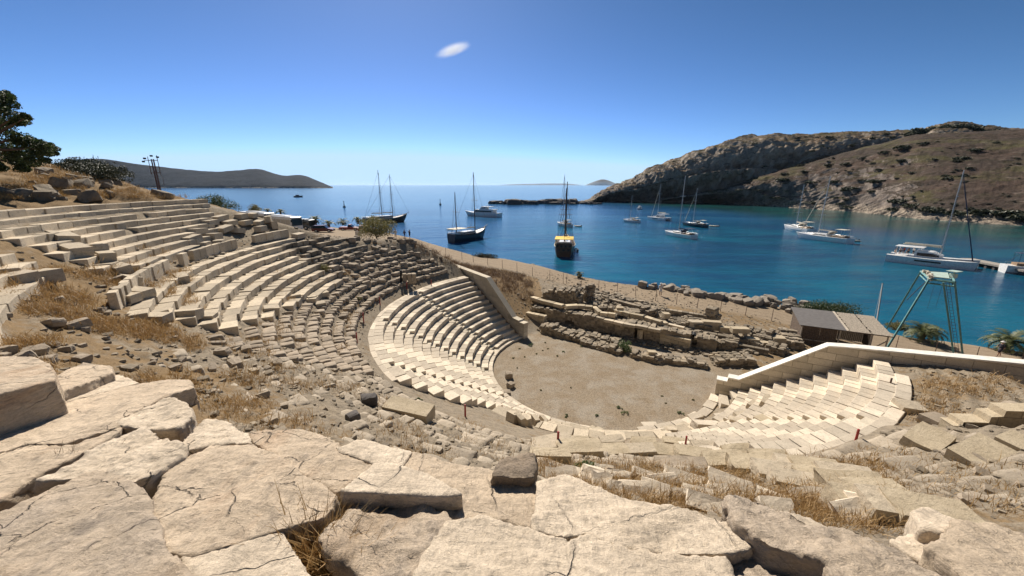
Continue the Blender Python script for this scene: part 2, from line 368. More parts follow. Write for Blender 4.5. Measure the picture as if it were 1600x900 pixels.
M['leaf_olive'] = leafmat('olive_leaf', (.09, .10, .035), (.27, .23, .09), .35)
M['leaf_hill'] = leafmat('scrub_leaf', (.022, .032, .013), (.06, .065, .03), .1)
M['leaf_green'] = leafmat('green_leaf', (.07, .12, .035), (.13, .17, .06))
M['frond'] = leafmat('palm_frond', (.06, .085, .03), (.17, .18, .07))
M['straw'] = leafmat('straw', (.33, .20, .075), (.46, .31, .14), .2)
M['straw_dark'] = leafmat('dark_straw', (.10, .055, .03), (.22, .13, .06), .1)
# ================= GROUND
def build_ground():
    az = np.concatenate([np.linspace(-180, -64, 50, endpoint=False), np.linspace(-64, 64, 620, endpoint=False), np.linspace(64, 180, 50, endpoint=False)])
    rr = np.concatenate([[.15, .5, .8], np.exp(np.linspace(math.log(1.1), math.log(125), 640)), np.linspace(130, 420, 30)])
    A, R = np.meshgrid(np.radians(az), rr); X = R*np.sin(A); Y = R*np.cos(A)
    Z = np.concatenate([ground(X[i:i+40], Y[i:i+40]) for i in range(0, len(rr), 40)])
    d = shore_d(X, Y)
    keep = (d < 9) 
    na = len(az); nr = len(rr)
    I = np.arange(nr*na).reshape(nr, na); J = np.roll(I, -1, axis=1)
    Q = np.stack([I[:-1], I[1:], J[1:], J[:-1]], -1).reshape(-1, 4)
    k = keep.ravel(); Q = Q[k[Q].any(1)]
    Q = Q[:, ::-1]
    used = np.zeros(nr*na, bool); used[Q.ravel()] = True; mp = np.cumsum(used)-1
    V = np.c_[X.ravel(), Y.ravel(), Z.ravel()][used]; Q = mp[Q]
    mb = MB(); mb.add(V, Q)
    m, nt, b = newmat('ground_soil')
    at_ = N(nt, 'ShaderNodeAttribute', attribute_name='zone'); sp = N(nt, 'ShaderNodeSeparateColor'); nt.links.new(at_.outputs['Color'], sp.inputs[0])
    p = pos(nt)
    n0 = noise_node(nt, p, .35, 6, .65); n1 = noise_node(nt, p, 1.7, 8, .7); n2 = noise_node(nt, p, 7, 8, .75); n3 = noise_node(nt, p, 34, 5, .75)
    soil = mix(nt, ramp(nt, n1, [(.35, 0.), (.65, 1.)]), (.31, .255, .185), (.22, .185, .14))
    vo = N(nt, 'ShaderNodeTexVoronoi'); vo.inputs['Scale'].default_value = 5; nt.links.new(p, vo.inputs['Vector'])
    peb = ramp(nt, vo.outputs['Distance'], [(.0, (.40, .33, .245)), (.35, (.27, .22, .165)), (.7, (.10, .085, .065))])
    soil = mix(nt, ramp(nt, n2, [(.48, 0.), (.6, .8)]), soil, peb)
    gravel = mix(nt, ramp(nt, n2, [(.35, 0.), (.7, 1.)]), (.33, .265, .19), (.24, .195, .14))
    gravel = mix(nt, ramp(nt, n0, [(.45, 0.), (.58, .85)]), gravel, (.34, .295, .235))
    gravel = mix(nt, ramp(nt, noise_node(nt, p, .6, 5, .6), [(.5, 0.), (.6, .7)]), gravel, (.26, .20, .135))
    vg = N(nt, 'ShaderNodeTexVoronoi'); vg.inputs['Scale'].default_value = 11; nt.links.new(p, vg.inputs['Vector']); gravel = mix(nt, .5, gravel, mix(nt, 1.0, gravel, ramp(nt, vg.outputs['Distance'], [(0., 1.35), (.45, .95), (.8, .5)]), 'MULTIPLY'))
    grass = mix(nt, ramp(nt, n2, [(.35, 0.), (.7, 1.)]), (.19, .13, .07), (.29, .205, .115))
    sand = mix(nt, ramp(nt, n1, [(.3, 0.), (.7, 1.)]), (.34, .27, .19), (.26, .20, .14))
    gf = math_(nt, 'SUBTRACT', math_(nt, 'ADD', sp.outputs[0], math_(nt, 'ADD', math_(nt, 'MULTIPLY', n1, 1.3), math_(nt, 'MULTIPLY', n0, .9))), 1.1)
    c = mix(nt, ramp(nt, gf, [(.42, 0.), (.62, 1.)]), soil, grass)
    c = mix(nt, sp.outputs[1], c, sand); c = mix(nt, sp.outputs[2], c, gravel)
    c = mix(nt, .5, c, mix(nt, 1.0, c, ramp(nt, n3, [(.3, .35), (.62, 1.25)]), 'MULTIPLY'))
    nt.links.new(c, b.inputs['Base Color']); b.inputs['Roughness'].default_value = .95; b.inputs['Specular IOR Level'].default_value = .1
    h = math_(nt, 'ADD', n2, math_(nt, 'MULTIPLY', n3, .4)); bump(nt, b, h, .9, .05)
    o = mb.build('ground', m, recenter=False, smooth_=True); tag(o, kind='structure', label='rocky hillside soil with dry grass and the dirt track along the shore')
    x, y = V[:, 0], V[:, 1]; dx = x-CX; dy = y-CY; r = np.hypot(dx, dy); th = np.degrees(np.arctan2(dx, dy)); dd = shore_d(x, y)
    gr = np.full(len(V), .38)
    gr += .22*smooth(25, 28.5, r)*(1-smooth(33.8, 34.6, r))*(th < -118)*(th > -150)
    gr += .5*smooth(34.5, 36, r)*(x < -8)*(y < 60)
    gr += .35*(r > 19)*(r < 30)*(th > 112)*(th < 150)
    front = (th > -44)*(th < 118)
    gr += .5*front*(x < 4)*(r > 12)*(dd < -9)
    gr += .2*front*(x > 20)
    gr -= .3*(r > 19)*(r < 25)*(np.abs(th) > 120)
    gr += .35*terr_w(x, y)
    road = smooth(-10.5, -9, dd-np.interp(x, [-30, 0, 40], [-12, 0, 2.])) if False else smooth(-8.8, -7.6, dd)*(dd < 3)
    road = np.where(x < -12, smooth(-22, -17, dd), road)*(x > -75)
    road = road*smooth(42, 47, dy+CY+np.maximum(0, x-16)*.62)
    orch = (1-smooth(9.0, 9.6, r)); orch = np.maximum(orch, front*(1-smooth(11, 13.5, r))*(dx*.4-(-dy)*.0 < 60)*(1-smooth(.25, .6, V[:, 2])))
    ca = np.c_[np.clip(gr, 0, 1), np.clip(road, 0, 1), np.clip(orch, 0, 1), np.ones(len(V))].astype(np.float32)
    a = o.data.color_attributes.new('zone', 'FLOAT_COLOR', 'POINT'); a.data.foreach_set('color', ca.ravel())
    return o
build_ground()
# ================= SEA
def build_sea():
    az = np.concatenate([np.linspace(-180, -66, 20, endpoint=False), np.linspace(-66, 66, 240, endpoint=False), np.linspace(66, 180, 20, endpoint=False)])
    rr = np.exp(np.linspace(math.log(25), math.log(60000), 260)); A, R = np.meshgrid(np.radians(az), rr); X = R*np.sin(A); Y = R*np.cos(A)
    na, nr = len(az), len(rr); I = np.arange(nr*na).reshape(nr, na); J = np.roll(I, -1, axis=1)
    Q = np.stack([I[:-1], J[:-1], J[1:], I[1:]], -1).reshape(-1, 4)[:, ::-1]
    Q = Q[:, ::-1]
    mb = MB(); x = X.ravel(); y = Y.ravel(); mb.add(np.c_[x, y, np.full(len(x), SEA)], Q)
    m, nt, b = newmat('sea_water'); p = pos(nt)
    at_ = N(nt, 'ShaderNodeAttribute', attribute_name='depth'); sp = N(nt, 'ShaderNodeSeparateColor'); nt.links.new(at_.outputs['Color'], sp.inputs[0])
    pm = pos(nt, (.02, .05, 1), (0, 0, .3)); na_ = noise_node(nt, pm, 1.0, 7, .62, .4)
    pq = pos(nt, (.002, .012, 1), (0, 0, .15)); nb = noise_node(nt, pq, 1.0, 6, .6, .6)
    deep = mix(nt, ramp(nt, nb, [(.4, 0.), (.62, 1.)]), (.010, .065, .17), (.022, .115, .26)); deep = mix(nt, ramp(nt, noise_node(nt, pos(nt, (.0028, .03, 1), (0, 0, .12)), 1.0, 7, .62, .8), [(.52, 0.), (.66, .8)]), deep, (.07, .22, .38))  # paler streaks paint the reflection of wind lanes into the water colour
    teal = mix(nt, ramp(nt, na_, [(.42, 0.), (.60, 1.)]), (.005, .045, .10), (.004, .115, .18))
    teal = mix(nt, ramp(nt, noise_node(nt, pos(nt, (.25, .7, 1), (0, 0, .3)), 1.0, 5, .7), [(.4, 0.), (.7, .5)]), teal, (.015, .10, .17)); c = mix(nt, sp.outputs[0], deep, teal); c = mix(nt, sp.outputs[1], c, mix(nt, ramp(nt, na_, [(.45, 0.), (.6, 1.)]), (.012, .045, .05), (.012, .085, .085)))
    nt.links.new(c, b.inputs['Base Color']); b.inputs['Roughness'].default_value = .13; b.inputs['IOR'].default_value = 1.33; b.inputs['Specular IOR Level'].default_value = .2
    w1 = noise_node(nt, pos(nt, (.55, 1.6, 1), (0, 0, .25)), 1.0, 5, .65, .3); w2 = noise_node(nt, pos(nt, (2.2, 5, 1), (0, 0, -.1)), 1.0, 4, .6); w3 = noise_node(nt, pos(nt, (.05, .14, 1), (0, 0, .2)), 1.0, 4, .6)
    h = math_(nt, 'ADD', math_(nt, 'ADD', math_(nt, 'MULTIPLY', w1, .30), math_(nt, 'MULTIPLY', w2, .08)), math_(nt, 'MULTIPLY', w3, 1.6)); bump(nt, b, h, .5, .6)
    o = mb.build('sea', m, recenter=False); tag(o, kind='structure')
    D = np.hypot(x, y); azd = np.degrees(np.arctan2(x, y))
    t = (1-smooth(150, 330, D))*smooth(-12, 12, azd)
    t = np.maximum(t, (1-smooth(2, 22, shore_d(x, y)))*.75); t = t*(D < 600)
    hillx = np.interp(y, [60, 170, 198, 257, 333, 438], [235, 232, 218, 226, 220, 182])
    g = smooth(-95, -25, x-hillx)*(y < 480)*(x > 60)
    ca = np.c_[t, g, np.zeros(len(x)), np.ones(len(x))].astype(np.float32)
    a = o.data.color_attributes.new('depth', 'FLOAT_COLOR', 'POINT'); a.data.foreach_set('color', ca.ravel())
build_sea()
# ================= HILLS
def cat_interp(K, n):
    K = np.asarray(K, float); m = len(K); t = np.linspace(0, m-1, n); i = np.clip(t.astype(int), 0, m-2); f = (t-i)
    sh = (n,)+(1,)*(K.ndim-1); f = f.reshape(sh)
    p0 = K[np.maximum(i-1, 0)]; p1 = K[i]; p2 = K[i+1]; p3 = K[np.minimum(i+2, m-1)]
    return .5*((2*p1)+(-p0+p2)*f+(2*p0-5*p1+4*p2-p3)*f*f+(-p0+3*p1-3*p2+p3)*f**3)
def hillmat(name, soil1, soil2, rock1, rock2, scrub, sc=1, scrubamt=.6, rockbias=.0):
    m, nt, b = newmat(name); p = pos(nt); g = N(nt, 'ShaderNodeNewGeometry'); sx = N(nt, 'ShaderNodeSeparateXYZ'); nt.links.new(g.outputs['Normal'], sx.inputs[0])
    n0 = noise_node(nt, p, .02*sc, 8, .65); n1 = noise_node(nt, p, .09*sc, 9, .72); n2 = noise_node(nt, p, .45*sc, 8, .75)
    soil = mix(nt, ramp(nt, n0, [(.4, 0.), (.6, 1.)]), soil1, soil2)
    soil = mix(nt, math_(nt, 'MULTIPLY', ramp(nt, n1, [(.50, 0.), (.56, 1.)]), scrubamt), soil, scrub)
    soil = mix(nt, ramp(nt, n2, [(.57, 0.), (.66, .8)]), soil, scrub)
    if sc > .5: soil = mix(nt, ramp(nt, noise_node(nt, pos(nt, (.35, .35, 1.6)), .05*sc, 6, .7), [(.5, 0.), (.6, .75)]), soil, (.085, .078, .035))
    soil = mix(nt, ramp(nt, noise_node(nt, pos(nt, (.3, .3, 2.4)), .22*sc, 6, .8), [(.57, 0.), (.66, .5)]), soil, rock1)
    pr = pos(nt, (1, 1, .45)); nr_ = noise_node(nt, pr, .12*sc, 10, .75)
    rock = mix(nt, ramp(nt, nr_, [(.38, 0.), (.62, 1.)]), rock2, rock1)
    rf = ramp(nt, math_(nt, 'ADD', math_(nt, 'MULTIPLY', sx.outputs[2], -1), math_(nt, 'ADD', math_(nt, 'MULTIPLY', n1, .5), rockbias)), [(.0, 0.), (.12, 1.)]) if False else None
    f = math_(nt, 'SUBTRACT', math_(nt, 'ADD', math_(nt, 'MULTIPLY', n2, .55), .52+rockbias), sx.outputs[2])
    f = ramp(nt, f, [(.0, 0.), (.1, 1.)])
    zz = N(nt, 'ShaderNodeSeparateXYZ'); nt.links.new(g.outputs['Position'], zz.inputs[0])
    lo = ramp(nt, math_(nt, 'DIVIDE', math_(nt, 'ADD', math_(nt, 'ADD', zz.outputs[2], 4), math_(nt, 'MULTIPLY', n1, 4)), 20), [(.25, 1.), (.45, 0.)])
    c = mix(nt, f, soil, rock); c = mix(nt, lo, c, mix(nt, ramp(nt, n2, [(.4, 0.), (.6, 1.)]), rock2, (.42, .35, .27)))
    nt.links.new(c, b.inputs['Base Color']); b.inputs['Roughness'].default_value = .95; b.inputs['Specular IOR Level'].default_value = .1
    bump(nt, b, math_(nt, 'ADD', nr_, math_(nt, 'MULTIPLY', n2, .3)), .9, 2.0/sc); return m
HILLS = []
def hill(name, cols, mat, nu, nv, amp, fr, label):
    K = np.array([[P for P in c] for c in cols]); G = cat_interp(K, nu); G = np.stack(cat_interp(G.transpose(1, 0, 2), nv), 0).transpose(1, 0, 2)
    du = np.gradient(G, axis=0); dv = np.gradient(G, axis=1); n = np.cross(du, dv); n /= np.linalg.norm(n, axis=2, keepdims=True)+1e-9
    a = fbm(G[..., 0]*fr+G[..., 2]*fr*.7, G[..., 1]*fr+G[..., 2]*fr*.5, 6)-.5; rd = np.abs(fbm(G[..., 0]*fr*2.1, (G[..., 1]*.6+G[..., 2])*fr*2.1, 4)-.5)
    vv = np.linspace(0, 1, nv)[None, :]; rh = np.abs(fbm(G[..., 0]*fr*6, (G[..., 1]*.6+G[..., 2])*fr*6, 4)-.5); dd = amp*(a*1.6-rd*1.2-rh*.55+.15)*smooth(0, .12, vv)
    steep = 1-np.abs(n[..., 2]); G = G+n*np.sign(n[..., 2:3])*(dd*(.45+1.3*steep))[..., None]
    I = np.arange(nu*nv).reshape(nu, nv); Q = np.stack([I[:-1, :-1], I[1:, :-1], I[1:, 1:], I[:-1, 1:]], -1).reshape(-1, 4)
    mb = MB(); mb.add(G.reshape(-1, 3), Q); o = mb.build(name, mat, smooth_=True); tag(o, label, kind='structure'); HILLS.append((G, n)); return G
def C(u, rows): return [atY(u if not hasattr(r[0], '__len__') else r[0][0], r[-2], r[-1]) for r in rows]
def sea_pt(u, v, d=-6): return at(u, v, d)
# cliff promontory
rk = hillmat('cliff_rock', (.17, .12, .08), (.12, .09, .06), (.40, .335, .27), (.17, .145, .12), (.032, .032, .019), 1, .85, .06)
cc = []
for (u, vs_, base, a, b_, c_, Y) in [
    (905, 320, 319.5, 319, 318.5, 319, 455), (925, 319.5, 317, 314, 312, 313, 460), (940, 319, 314, 308, 302, 302, 462), (960, 319.5, 313, 303, 294, 292, 462), (1000, 320, 312, 296, 280, 272, 455), (1050, 321, 311, 285, 262, 250, 445),
    (1100, 322, 311, 275, 247, 236, 432), (1160, 324, 306, 262, 232, 219, 420), (1230, 326, 290, 252, 226, 215, 405), (1300, 330, 270, 240, 222, 214, 395), (1370, 330, 250, 230, 214, 208, 390), (1430, 330, 240, 225, 214, 209, 385), (1480, 330, 235, 215, 204, 197, 380), (1560, 330, 230, 215, 210, 206, 380), (1640, 330, 230, 220, 215, 212, 380)]:
    s0 = at(u, vs_, -7); Yb = s0[1] if u < 1240 else Y-5
    cc.append([s0 if u < 1240 else atY(u, 318, Y-10), atY(u, base, max(Yb+12, Y-8)), atY(u, a, Y+4), atY(u, b_, Y+14), atY(u, c_, Y+45), atY(u, c_+(6 if u > 1000 else 12), Y+110), atY(u, 296 if u > 1000 else 319, Y+260)])
G1 = hill('cliff_headland', cc, rk, 520, 200, 13, .045, 'grey limestone cliff of the headland across the bay')
# near slope
sm = hillmat('dry_slope', (.092, .064, .050), (.064, .050, .042), (.30, .25, .21), (.10, .083, .074), (.028, .025, .016), 1.4, .55, -.10)
cc = []
for (u, vs_, b0, a, b_, c_, Y2) in [
    (1035, 319.5, 317, 315, 312, 311, 440), (1085, 321, 316, 311, 306, 303, 425), (1130, 323, 318, 310, 300, 295, 408), (1190, 327, 320, 304, 285, 275, 395), (1260, 332, 322, 298, 268, 255, 380), (1330, 338, 326, 290, 250, 236, 365), (1400, 346, 328, 285, 232, 218, 350),
    (1450, 352, 334, 284, 224, 210, 335), (1530, 358, 338, 282, 224, 207, 315), (1600, 363, 342, 284, 222, 202, 300), (1700, 372, 348, 284, 215, 193, 280), (1850, 386, 355, 284, 205, 180, 255), (2100, 400, 370, 284, 195, 165, 225)]:
    s0 = at(u, vs_, -7); Y0 = s0[1]
    cc.append([s0, atY(u, b0, Y0+7), atY(u, a, Y0*.65+Y2*.35), atY(u, b_, Y0*.2+Y2*.8), atY(u, c_, Y2+20), atY(u, c_+14, Y2+90), atY(u, 290, Y2+200)])
G2 = hill('dry_hillside', cc, sm, 520, 240, 4.2, .06, 'brown scrub covered hillside on the right of the bay')
# far headland on the left
hm = hillmat('far_scrub_hazed', (.010, .016, .027), (.007, .011, .020), (.02, .027, .04), (.010, .014, .02), (.004, .007, .011), .12, .7, 0)  # blue of the distance haze mixed into scrub and rock colours
cc = []
for (u, c_) in [(-700, 225), (-400, 235), (-150, 250), (0, 256), (90, 254), (150, 248), (210, 256), (270, 263), (330, 268), (370, 267), (405, 265), (440, 274), (472, 274), (498, 284), (514, 291), (520, 293)]:
    Y = 2600+(520-u)*.6; h = (293-c_)
    cc.append([atY(u, 294.6, Y), atY(u, 293-h*.18, Y+40), atY(u, 293-h*.55, Y+180), atY(u, 293-h*.85, Y+330), atY(u, c_, Y+480), atY(u, c_+h*.3, Y+700), atY(u, 292, Y+1100)])
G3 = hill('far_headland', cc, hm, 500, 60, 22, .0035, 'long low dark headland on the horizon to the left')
# far island
im = hillmat('island_rock', (.16, .14, .12), (.12, .11, .1), (.2, .18, .16), (.12, .11, .1), (.06, .06, .05), .05, .5, 0)
for nm, pts, Y, lb in [('distant_island', [(914, 290), (922, 286.5), (932, 282.5), (941, 280), (950, 281.5), (960, 285.5), (972, 290)], 21000, 'blue cone shaped island on the horizon left of the cliff'),
                   ('faint_island', [(770, 290), (800, 288), (840, 287), (870, 286.6), (895, 287.6), (915, 290)], 34000, 'very faint long island on the horizon left of the cone shaped one')]:
    cc = []
    for (u, v) in pts: cc.append([atY(u, 290.6, Y), atY(u, (v+290)/2, Y+200), atY(u, v, Y+700), atY(u, (v+290)/2, Y+1500), atY(u, 290.6, Y+2500)])
    hill(nm, cc, im, 80, 20, 40, .0005, lb)
# thin sea air: box round the camera and everything, sky outside
hz = MB(); hz.block((0, 20000, 55), (90000, 50000, 140), nodes=BX)
m, nt, b = newmat('sea_air'); nt.nodes.remove(b); pv = N(nt, 'ShaderNodeVolumePrincipled'); pv.inputs['Color'].default_value = (.62, .80, 1, 1); pv.inputs['Density'].default_value = 1/70000; pv.inputs['Anisotropy'].default_value = .3
nt.links.new(pv.outputs[0], nt.nodes['Material Output'].inputs['Volume'])
HAZE = True
if HAZE:
    ho = hz.build('haze', m, base=(0, 0, 0)); tag(ho, 'thin bluish sea haze over the bay', kind='stuff')
# reef rocks
def rocks_mesh(pts, sizes, mat, name, label, cat=None, group=None, kind=None, nodes=R3):
    mb = MB()
    for p, s in zip(pts, sizes):
        R = rotz(rnd.random()*6.28)@rotx(rnd.uniform(-.3, .3)); mb.block(p, (s*rnd.uniform(.8, 1.5), s*rnd.uniform(.7, 1.1), s*rnd.uniform(.5, .9)), R, .45, .16, nodes)
    o = mb.build(name, mat); return tag(o, label, cat, group, kind)
for k in range(46):
    t = k/45; u = 772+(932-772)*t; P_ = at(u, 318.6+rnd.uniform(-1.0, .8), SEA)
    s = rnd.uniform(2, 4.5) if rnd.random() < .8 else rnd.uniform(5, 8.5)
    mb = MB()
    for j in range(4): mb.block((P_[0]+rnd.uniform(-4, 4), P_[1]+rnd.uniform(-5, 5), SEA+s*.12), (s*1.7, s*1.2, s), rotz(rnd.random()*6)@rotx(rnd.uniform(-.3, .3)), .4, .15, R3)
    tag(mb.build('reef_rock', M['dark_rock']), 'low dark rock of the reef between the open sea and the bay', 'rock', 'rocks of the reef')
# ================= THEATRE
M['brown_rock'] = stone('brown_rock', (.30, .235, .17), (.22, .175, .13), (.11, .09, .07), 2, .9, .04, 0, .5)
def frame(th):
    a = math.radians(th); return np.array([[math.cos(a), math.sin(a), 0], [-math.sin(a), math.cos(a), 0], [0, 0, 1.]])
def row(parent, name, rf, zt, t0, t1, mat, depth=.74, h=.46, L=1.05, jit=.01, gaps=(), drop=0., tilt=0., nodes=CH, rd=0, nz=0, bev=.025, base=None, Lj=.25, smooth_=False, hj=0):
    if gaps:
        a_, b_ = sorted((t0, t1)); cuts = sorted(g for g in gaps if a_ < g[0] < b_); lo = a_
        for (g, w) in cuts+[(b_, 0)]:
            hw = math.degrees(w/2/rf); hi = g-hw
            if hi-lo > 1: row(parent, name, rf, zt, lo, hi, mat, depth, h, L, jit, (), drop, tilt, nodes, rd, nz, bev, base, Lj, smooth_, hj)
            lo = g+hw
        return None
    mb = MB(); s0, s1 = sorted((t0, t1)); dth = math.degrees(1/rf); t = s0; n = 0
    while t < s1-.2*dth:
        l = L*(1+rnd.uniform(-Lj, Lj)); e = min(t+l*dth, s1); 
        for (g, w) in gaps:
            if t < g+w*dth/2 and e > g-w*dth/2:
                if t < g-w*dth/2-.15*dth: e = g-w*dth/2
                else: t = g+w*dth/2; e = t+l*dth; break
        l = (e-t)/dth
        if rnd.random() >= drop and l > .12:
            m = (t+e)/2; R = frame(m)
            if tilt: R = R@rotz(rnd.gauss(0, tilt*.6))@rotx(rnd.gauss(0, tilt))@roty(rnd.gauss(0, tilt))
            sag = (l*l)/(8*rf)
            c = pol(rf+depth/2-sag*.5+rnd.gauss(0, jit), m, zt-h/2+rnd.gauss(0, jit*.6)+(rnd.uniform(-hj, hj) if hj else 0))
            mb.block(c, (l-.012-abs(rnd.gauss(0, jit*.5)), depth*(1+rnd.uniform(-1, 1)*jit*2), h), R, rd, nz, nodes, 0, bev); n += 1
        t = e
    if n == 0: return None
    return child(mb, name, mat, parent, smooth_)
def stairs(parent, th, k0, k1, rk, zk, w, mat, per=2, d=.68, h=.414):
    mb = MB()
    for k in range(k0, k1+1):
        for s in range(per):
            r0 = rk(k)+d*s/per; z = zk(k-1)+h*(s+1)/per
            mb.block(pol(r0+d/per/2+.06, th, z-.22), (w, d/per+.12, .44), frame(th), bev=.015)
    return child(mb, 'stair', mat, parent)
rk = lambda k: 9.75+.68*(k-1)
zk = lambda k: .414*k
G_SEAT = 'restored seating blocks of the lower cavea'
Lt = empty('marble_seating', pol(14, -85, 0), 'curved tiers of pale restored marble seats on the left side of the orchestra', 'seating')
gL = ((-70.5, .72), (-97, .72), (-124.5, .72))
for k in range(1, 14):
    end = {1: -150, 2: -146, 3: -143, 4: -140, 5: -139, 6: -139, 7: -138, 8: -138, 9: -139, 10: -138, 11: -136, 12: -134, 13: -132}[k]
    row(Lt, 'seat_row', rk(k), zk(k), end, -44.6, M['marble'], gaps=gL, jit=.014, h=.5, L=.75)
for g in (-70.5, -97, -124.5): stairs(Lt, g, 1, 13, rk, zk, .72, M['marble_cut'])
row(Lt, 'walkway', 18.59, zk(13)+.02, -131, -44.5, M['marble'], depth=.75, h=.4, L=1.3)
row(Lt, 'kerb', 9.35, .22, -168, -42, M['marble'], depth=.4, h=.5, L=1.2)
Ct = empty('broken_seating', pol(11, -160, 0), 'low worn pale stone rows curving round the near rim of the orchestra', 'seating')
for k in range(1, 7):
    a0, a1 = {1: (-205, -151), 2: (-207, -147), 3: (-192, -144), 4: (-176, -141), 5: (-166, -140), 6: (-158, -140)}[k]
    row(Ct, 'seat_row', rk(k), zk(k)-.02, a0, a1, M['seat'], gaps=((-151.5, .7),), jit=.035, tilt=.03, drop=.06, h=.5, L=1.0)
stairs(Ct, -151.5, 1, 5, rk, zk, .7, M['seat'])
Rt = empty('marble_seating', pol(14, 145, 0), 'curved tiers of pale restored marble seats below the white topped wall on the right', 'seating')
for k in range(3, 14):
    row(Rt, 'seat_row', rk(k), zk(k), 122.5+(.5 if k < 5 else 0), 150, M['marble'], jit=.014, h=.5, L=.62, gaps=((150.6, .75),))
    if k >= 5: row(Rt, 'seat_row', rk(k), zk(k), 151.9, 174-(k == 13)*2, M['marble'], jit=.014, h=.5, L=.7)
stairs(Rt, 151, 4, 13, rk, zk, .75, M['marble_cut'])
stairs(Rt, 175.4, 7, 13, rk, zk, .6, M['marble'])
row(Rt, 'walkway', 18.59, zk(13)+.02, 128, 172, M['marble'], depth=.6, h=.35, L=1.2, jit=.03)
row(Rt, 'kerb', 9.3, .3, 122, 176, M['marble'], depth=.7, h=.55, L=1.1, jit=.03)
# middle block of seats (left)
Mt = empty('upper_seating', pol(25, -100, 8), 'worn pale marble seat rows halfway up the left slope below the upright slab wall', 'seating')
zb = lambda r: SL*(r-9.2)+.15
for (rf, a0, a1) in [(22.5, -103, -87), (23.2, -111, -84), (23.9, -118.5, -82), (24.6, -121.5, -71), (25.3, -127, -67), (26.0, -127, -64), (26.7, -127.5, -66), (27.4, -128.5, -73)]:
    row(Mt, 'seat_row', rf, zb(rf), a0+4*rnd.random()*.3, -88 if a1 > -88 else a1, M['seat'], depth=.78, h=.42, jit=.03, tilt=.016, drop=.02, L=.95)
    if a1 > -88: row(Mt, 'rough_row', rf, zb(rf)+.02, -88.3, a1, M['grey'] if rf < 24 else M['ruin'], depth=.7, h=.42, jit=.06, tilt=.05, drop=.13, L=.9, nodes=R3, rd=.12, nz=.05)
row(Mt, 'paving', 28.0, zb(28.1)-.1, -129, -82, M['seat'], depth=.8, h=.3, jit=.02, tilt=.015, L=.9)
Pd = empty('slab_wall', pol(28.8, -105, 11), 'low curved wall of upright pale slabs between the two upper banks of seats', 'wall')
row(Pd, 'upright_slab', 28.78, 12.02, -127.5, -112, M['seat'], depth=.28, h=1.15, jit=.025, tilt=.02, L=.62)
row(Pd, 'upright_slab', 28.78, 12.0, -108.5, -81.5, M['seat'], depth=.3, h=1.1, jit=.02, tilt=.015, L=.8, drop=.04)
# top bank
Ut = empty('top_seating', pol(32, -103, 12), 'top bank of long weathered seat rows high on the left slope', 'seating')
ru = lambda k: 29.35+.625*k
zu = lambda k: 12.05+.345*k
for k, (a0, a1) in enumerate([(-117, -101), (-119.5, -97), (-118.5, -93), (-119, -92), (-118, -90.5), (-118.5, -88.5), (-118, -88), (-118.5, -86.5)]):
    row(Ut, 'seat_row', ru(k), zu(k), a0, a1, M['seat'], depth=.70, h=.44, jit=.022, tilt=.014, drop=.03, L=1.0)
row(Ut, 'seat_row', ru(8), zu(8), -150, -85.5, M['seat'], depth=.6, h=.5, jit=.02, tilt=.012, L=1.1)
Ul = empty('top_seating', pol(32, -133, 13), 'dark edged broken seat rows at the far left beyond the first stair', 'seating')
for k, a1 in [(2, -124), (3, -123), (4, -122.3), (5, -121.2), (6, -120.3), (7, -119.8)]:
    row(Ul, 'seat_row', ru(k), zu(k)+.02, -150, a1, M['seat'], depth=.72, h=.48, jit=.03, tilt=.02, drop=.03, L=1.1)
# cobble cores
Cb = empty('rubble_seating', pol(22, -120, 6), 'rounded grey rubble footings of the lost seat rows outside the pale walkway', 'seating')
for j in range(13):
    r = 19.75+.68*j; z = SL*(r-9.3)+.12
    lo = -180 if j < 3 else -167
    hi = {0: -50, 1: -50, 2: -51, 3: -52, 4: -104, 5: -112, 6: -119, 7: -122.5, 8: -128, 9: -129, 10: -130, 11: -131, 12: -132}[j]
    def cr(a, b, flatn, drop):
        row(Cb, 'cobble_row', r, z-(.09 if flatn else .0), a, b, M['ledge'] if flatn else M['grey'], depth=.62, h=.34, L=.5 if not flatn else .62, jit=.05, tilt=.07 if not flatn else .04, drop=drop, nodes=R4, rd=.42 if not flatn else .34, nz=.1 if not flatn else .16, Lj=.4 if not flatn else .55, smooth_=True)
    cr(max(-132, lo), hi, False, .05+.02*j)
    cr(lo, -132, True, .1+.05*j)
    if 4 <= j <= 8: cr(-86, -52-j, False, .2)
Cr = empty('rubble_seating', pol(22, 165, 6), 'flattened grey bedrock ledges on the right slope above the marble seats', 'seating')
for j in range(10):
    r = 19.75+.68*j
    row(Cr, 'rock_ledge', r, SL*(r-9.3)+.05, 153+j*.6, 180 if j < 3 else 173, M['ledge'], depth=.74, h=.4, L=1.3, jit=.08, tilt=.06, drop=.16, nodes=R4, rd=.35, nz=.12, Lj=.5, smooth_=True)
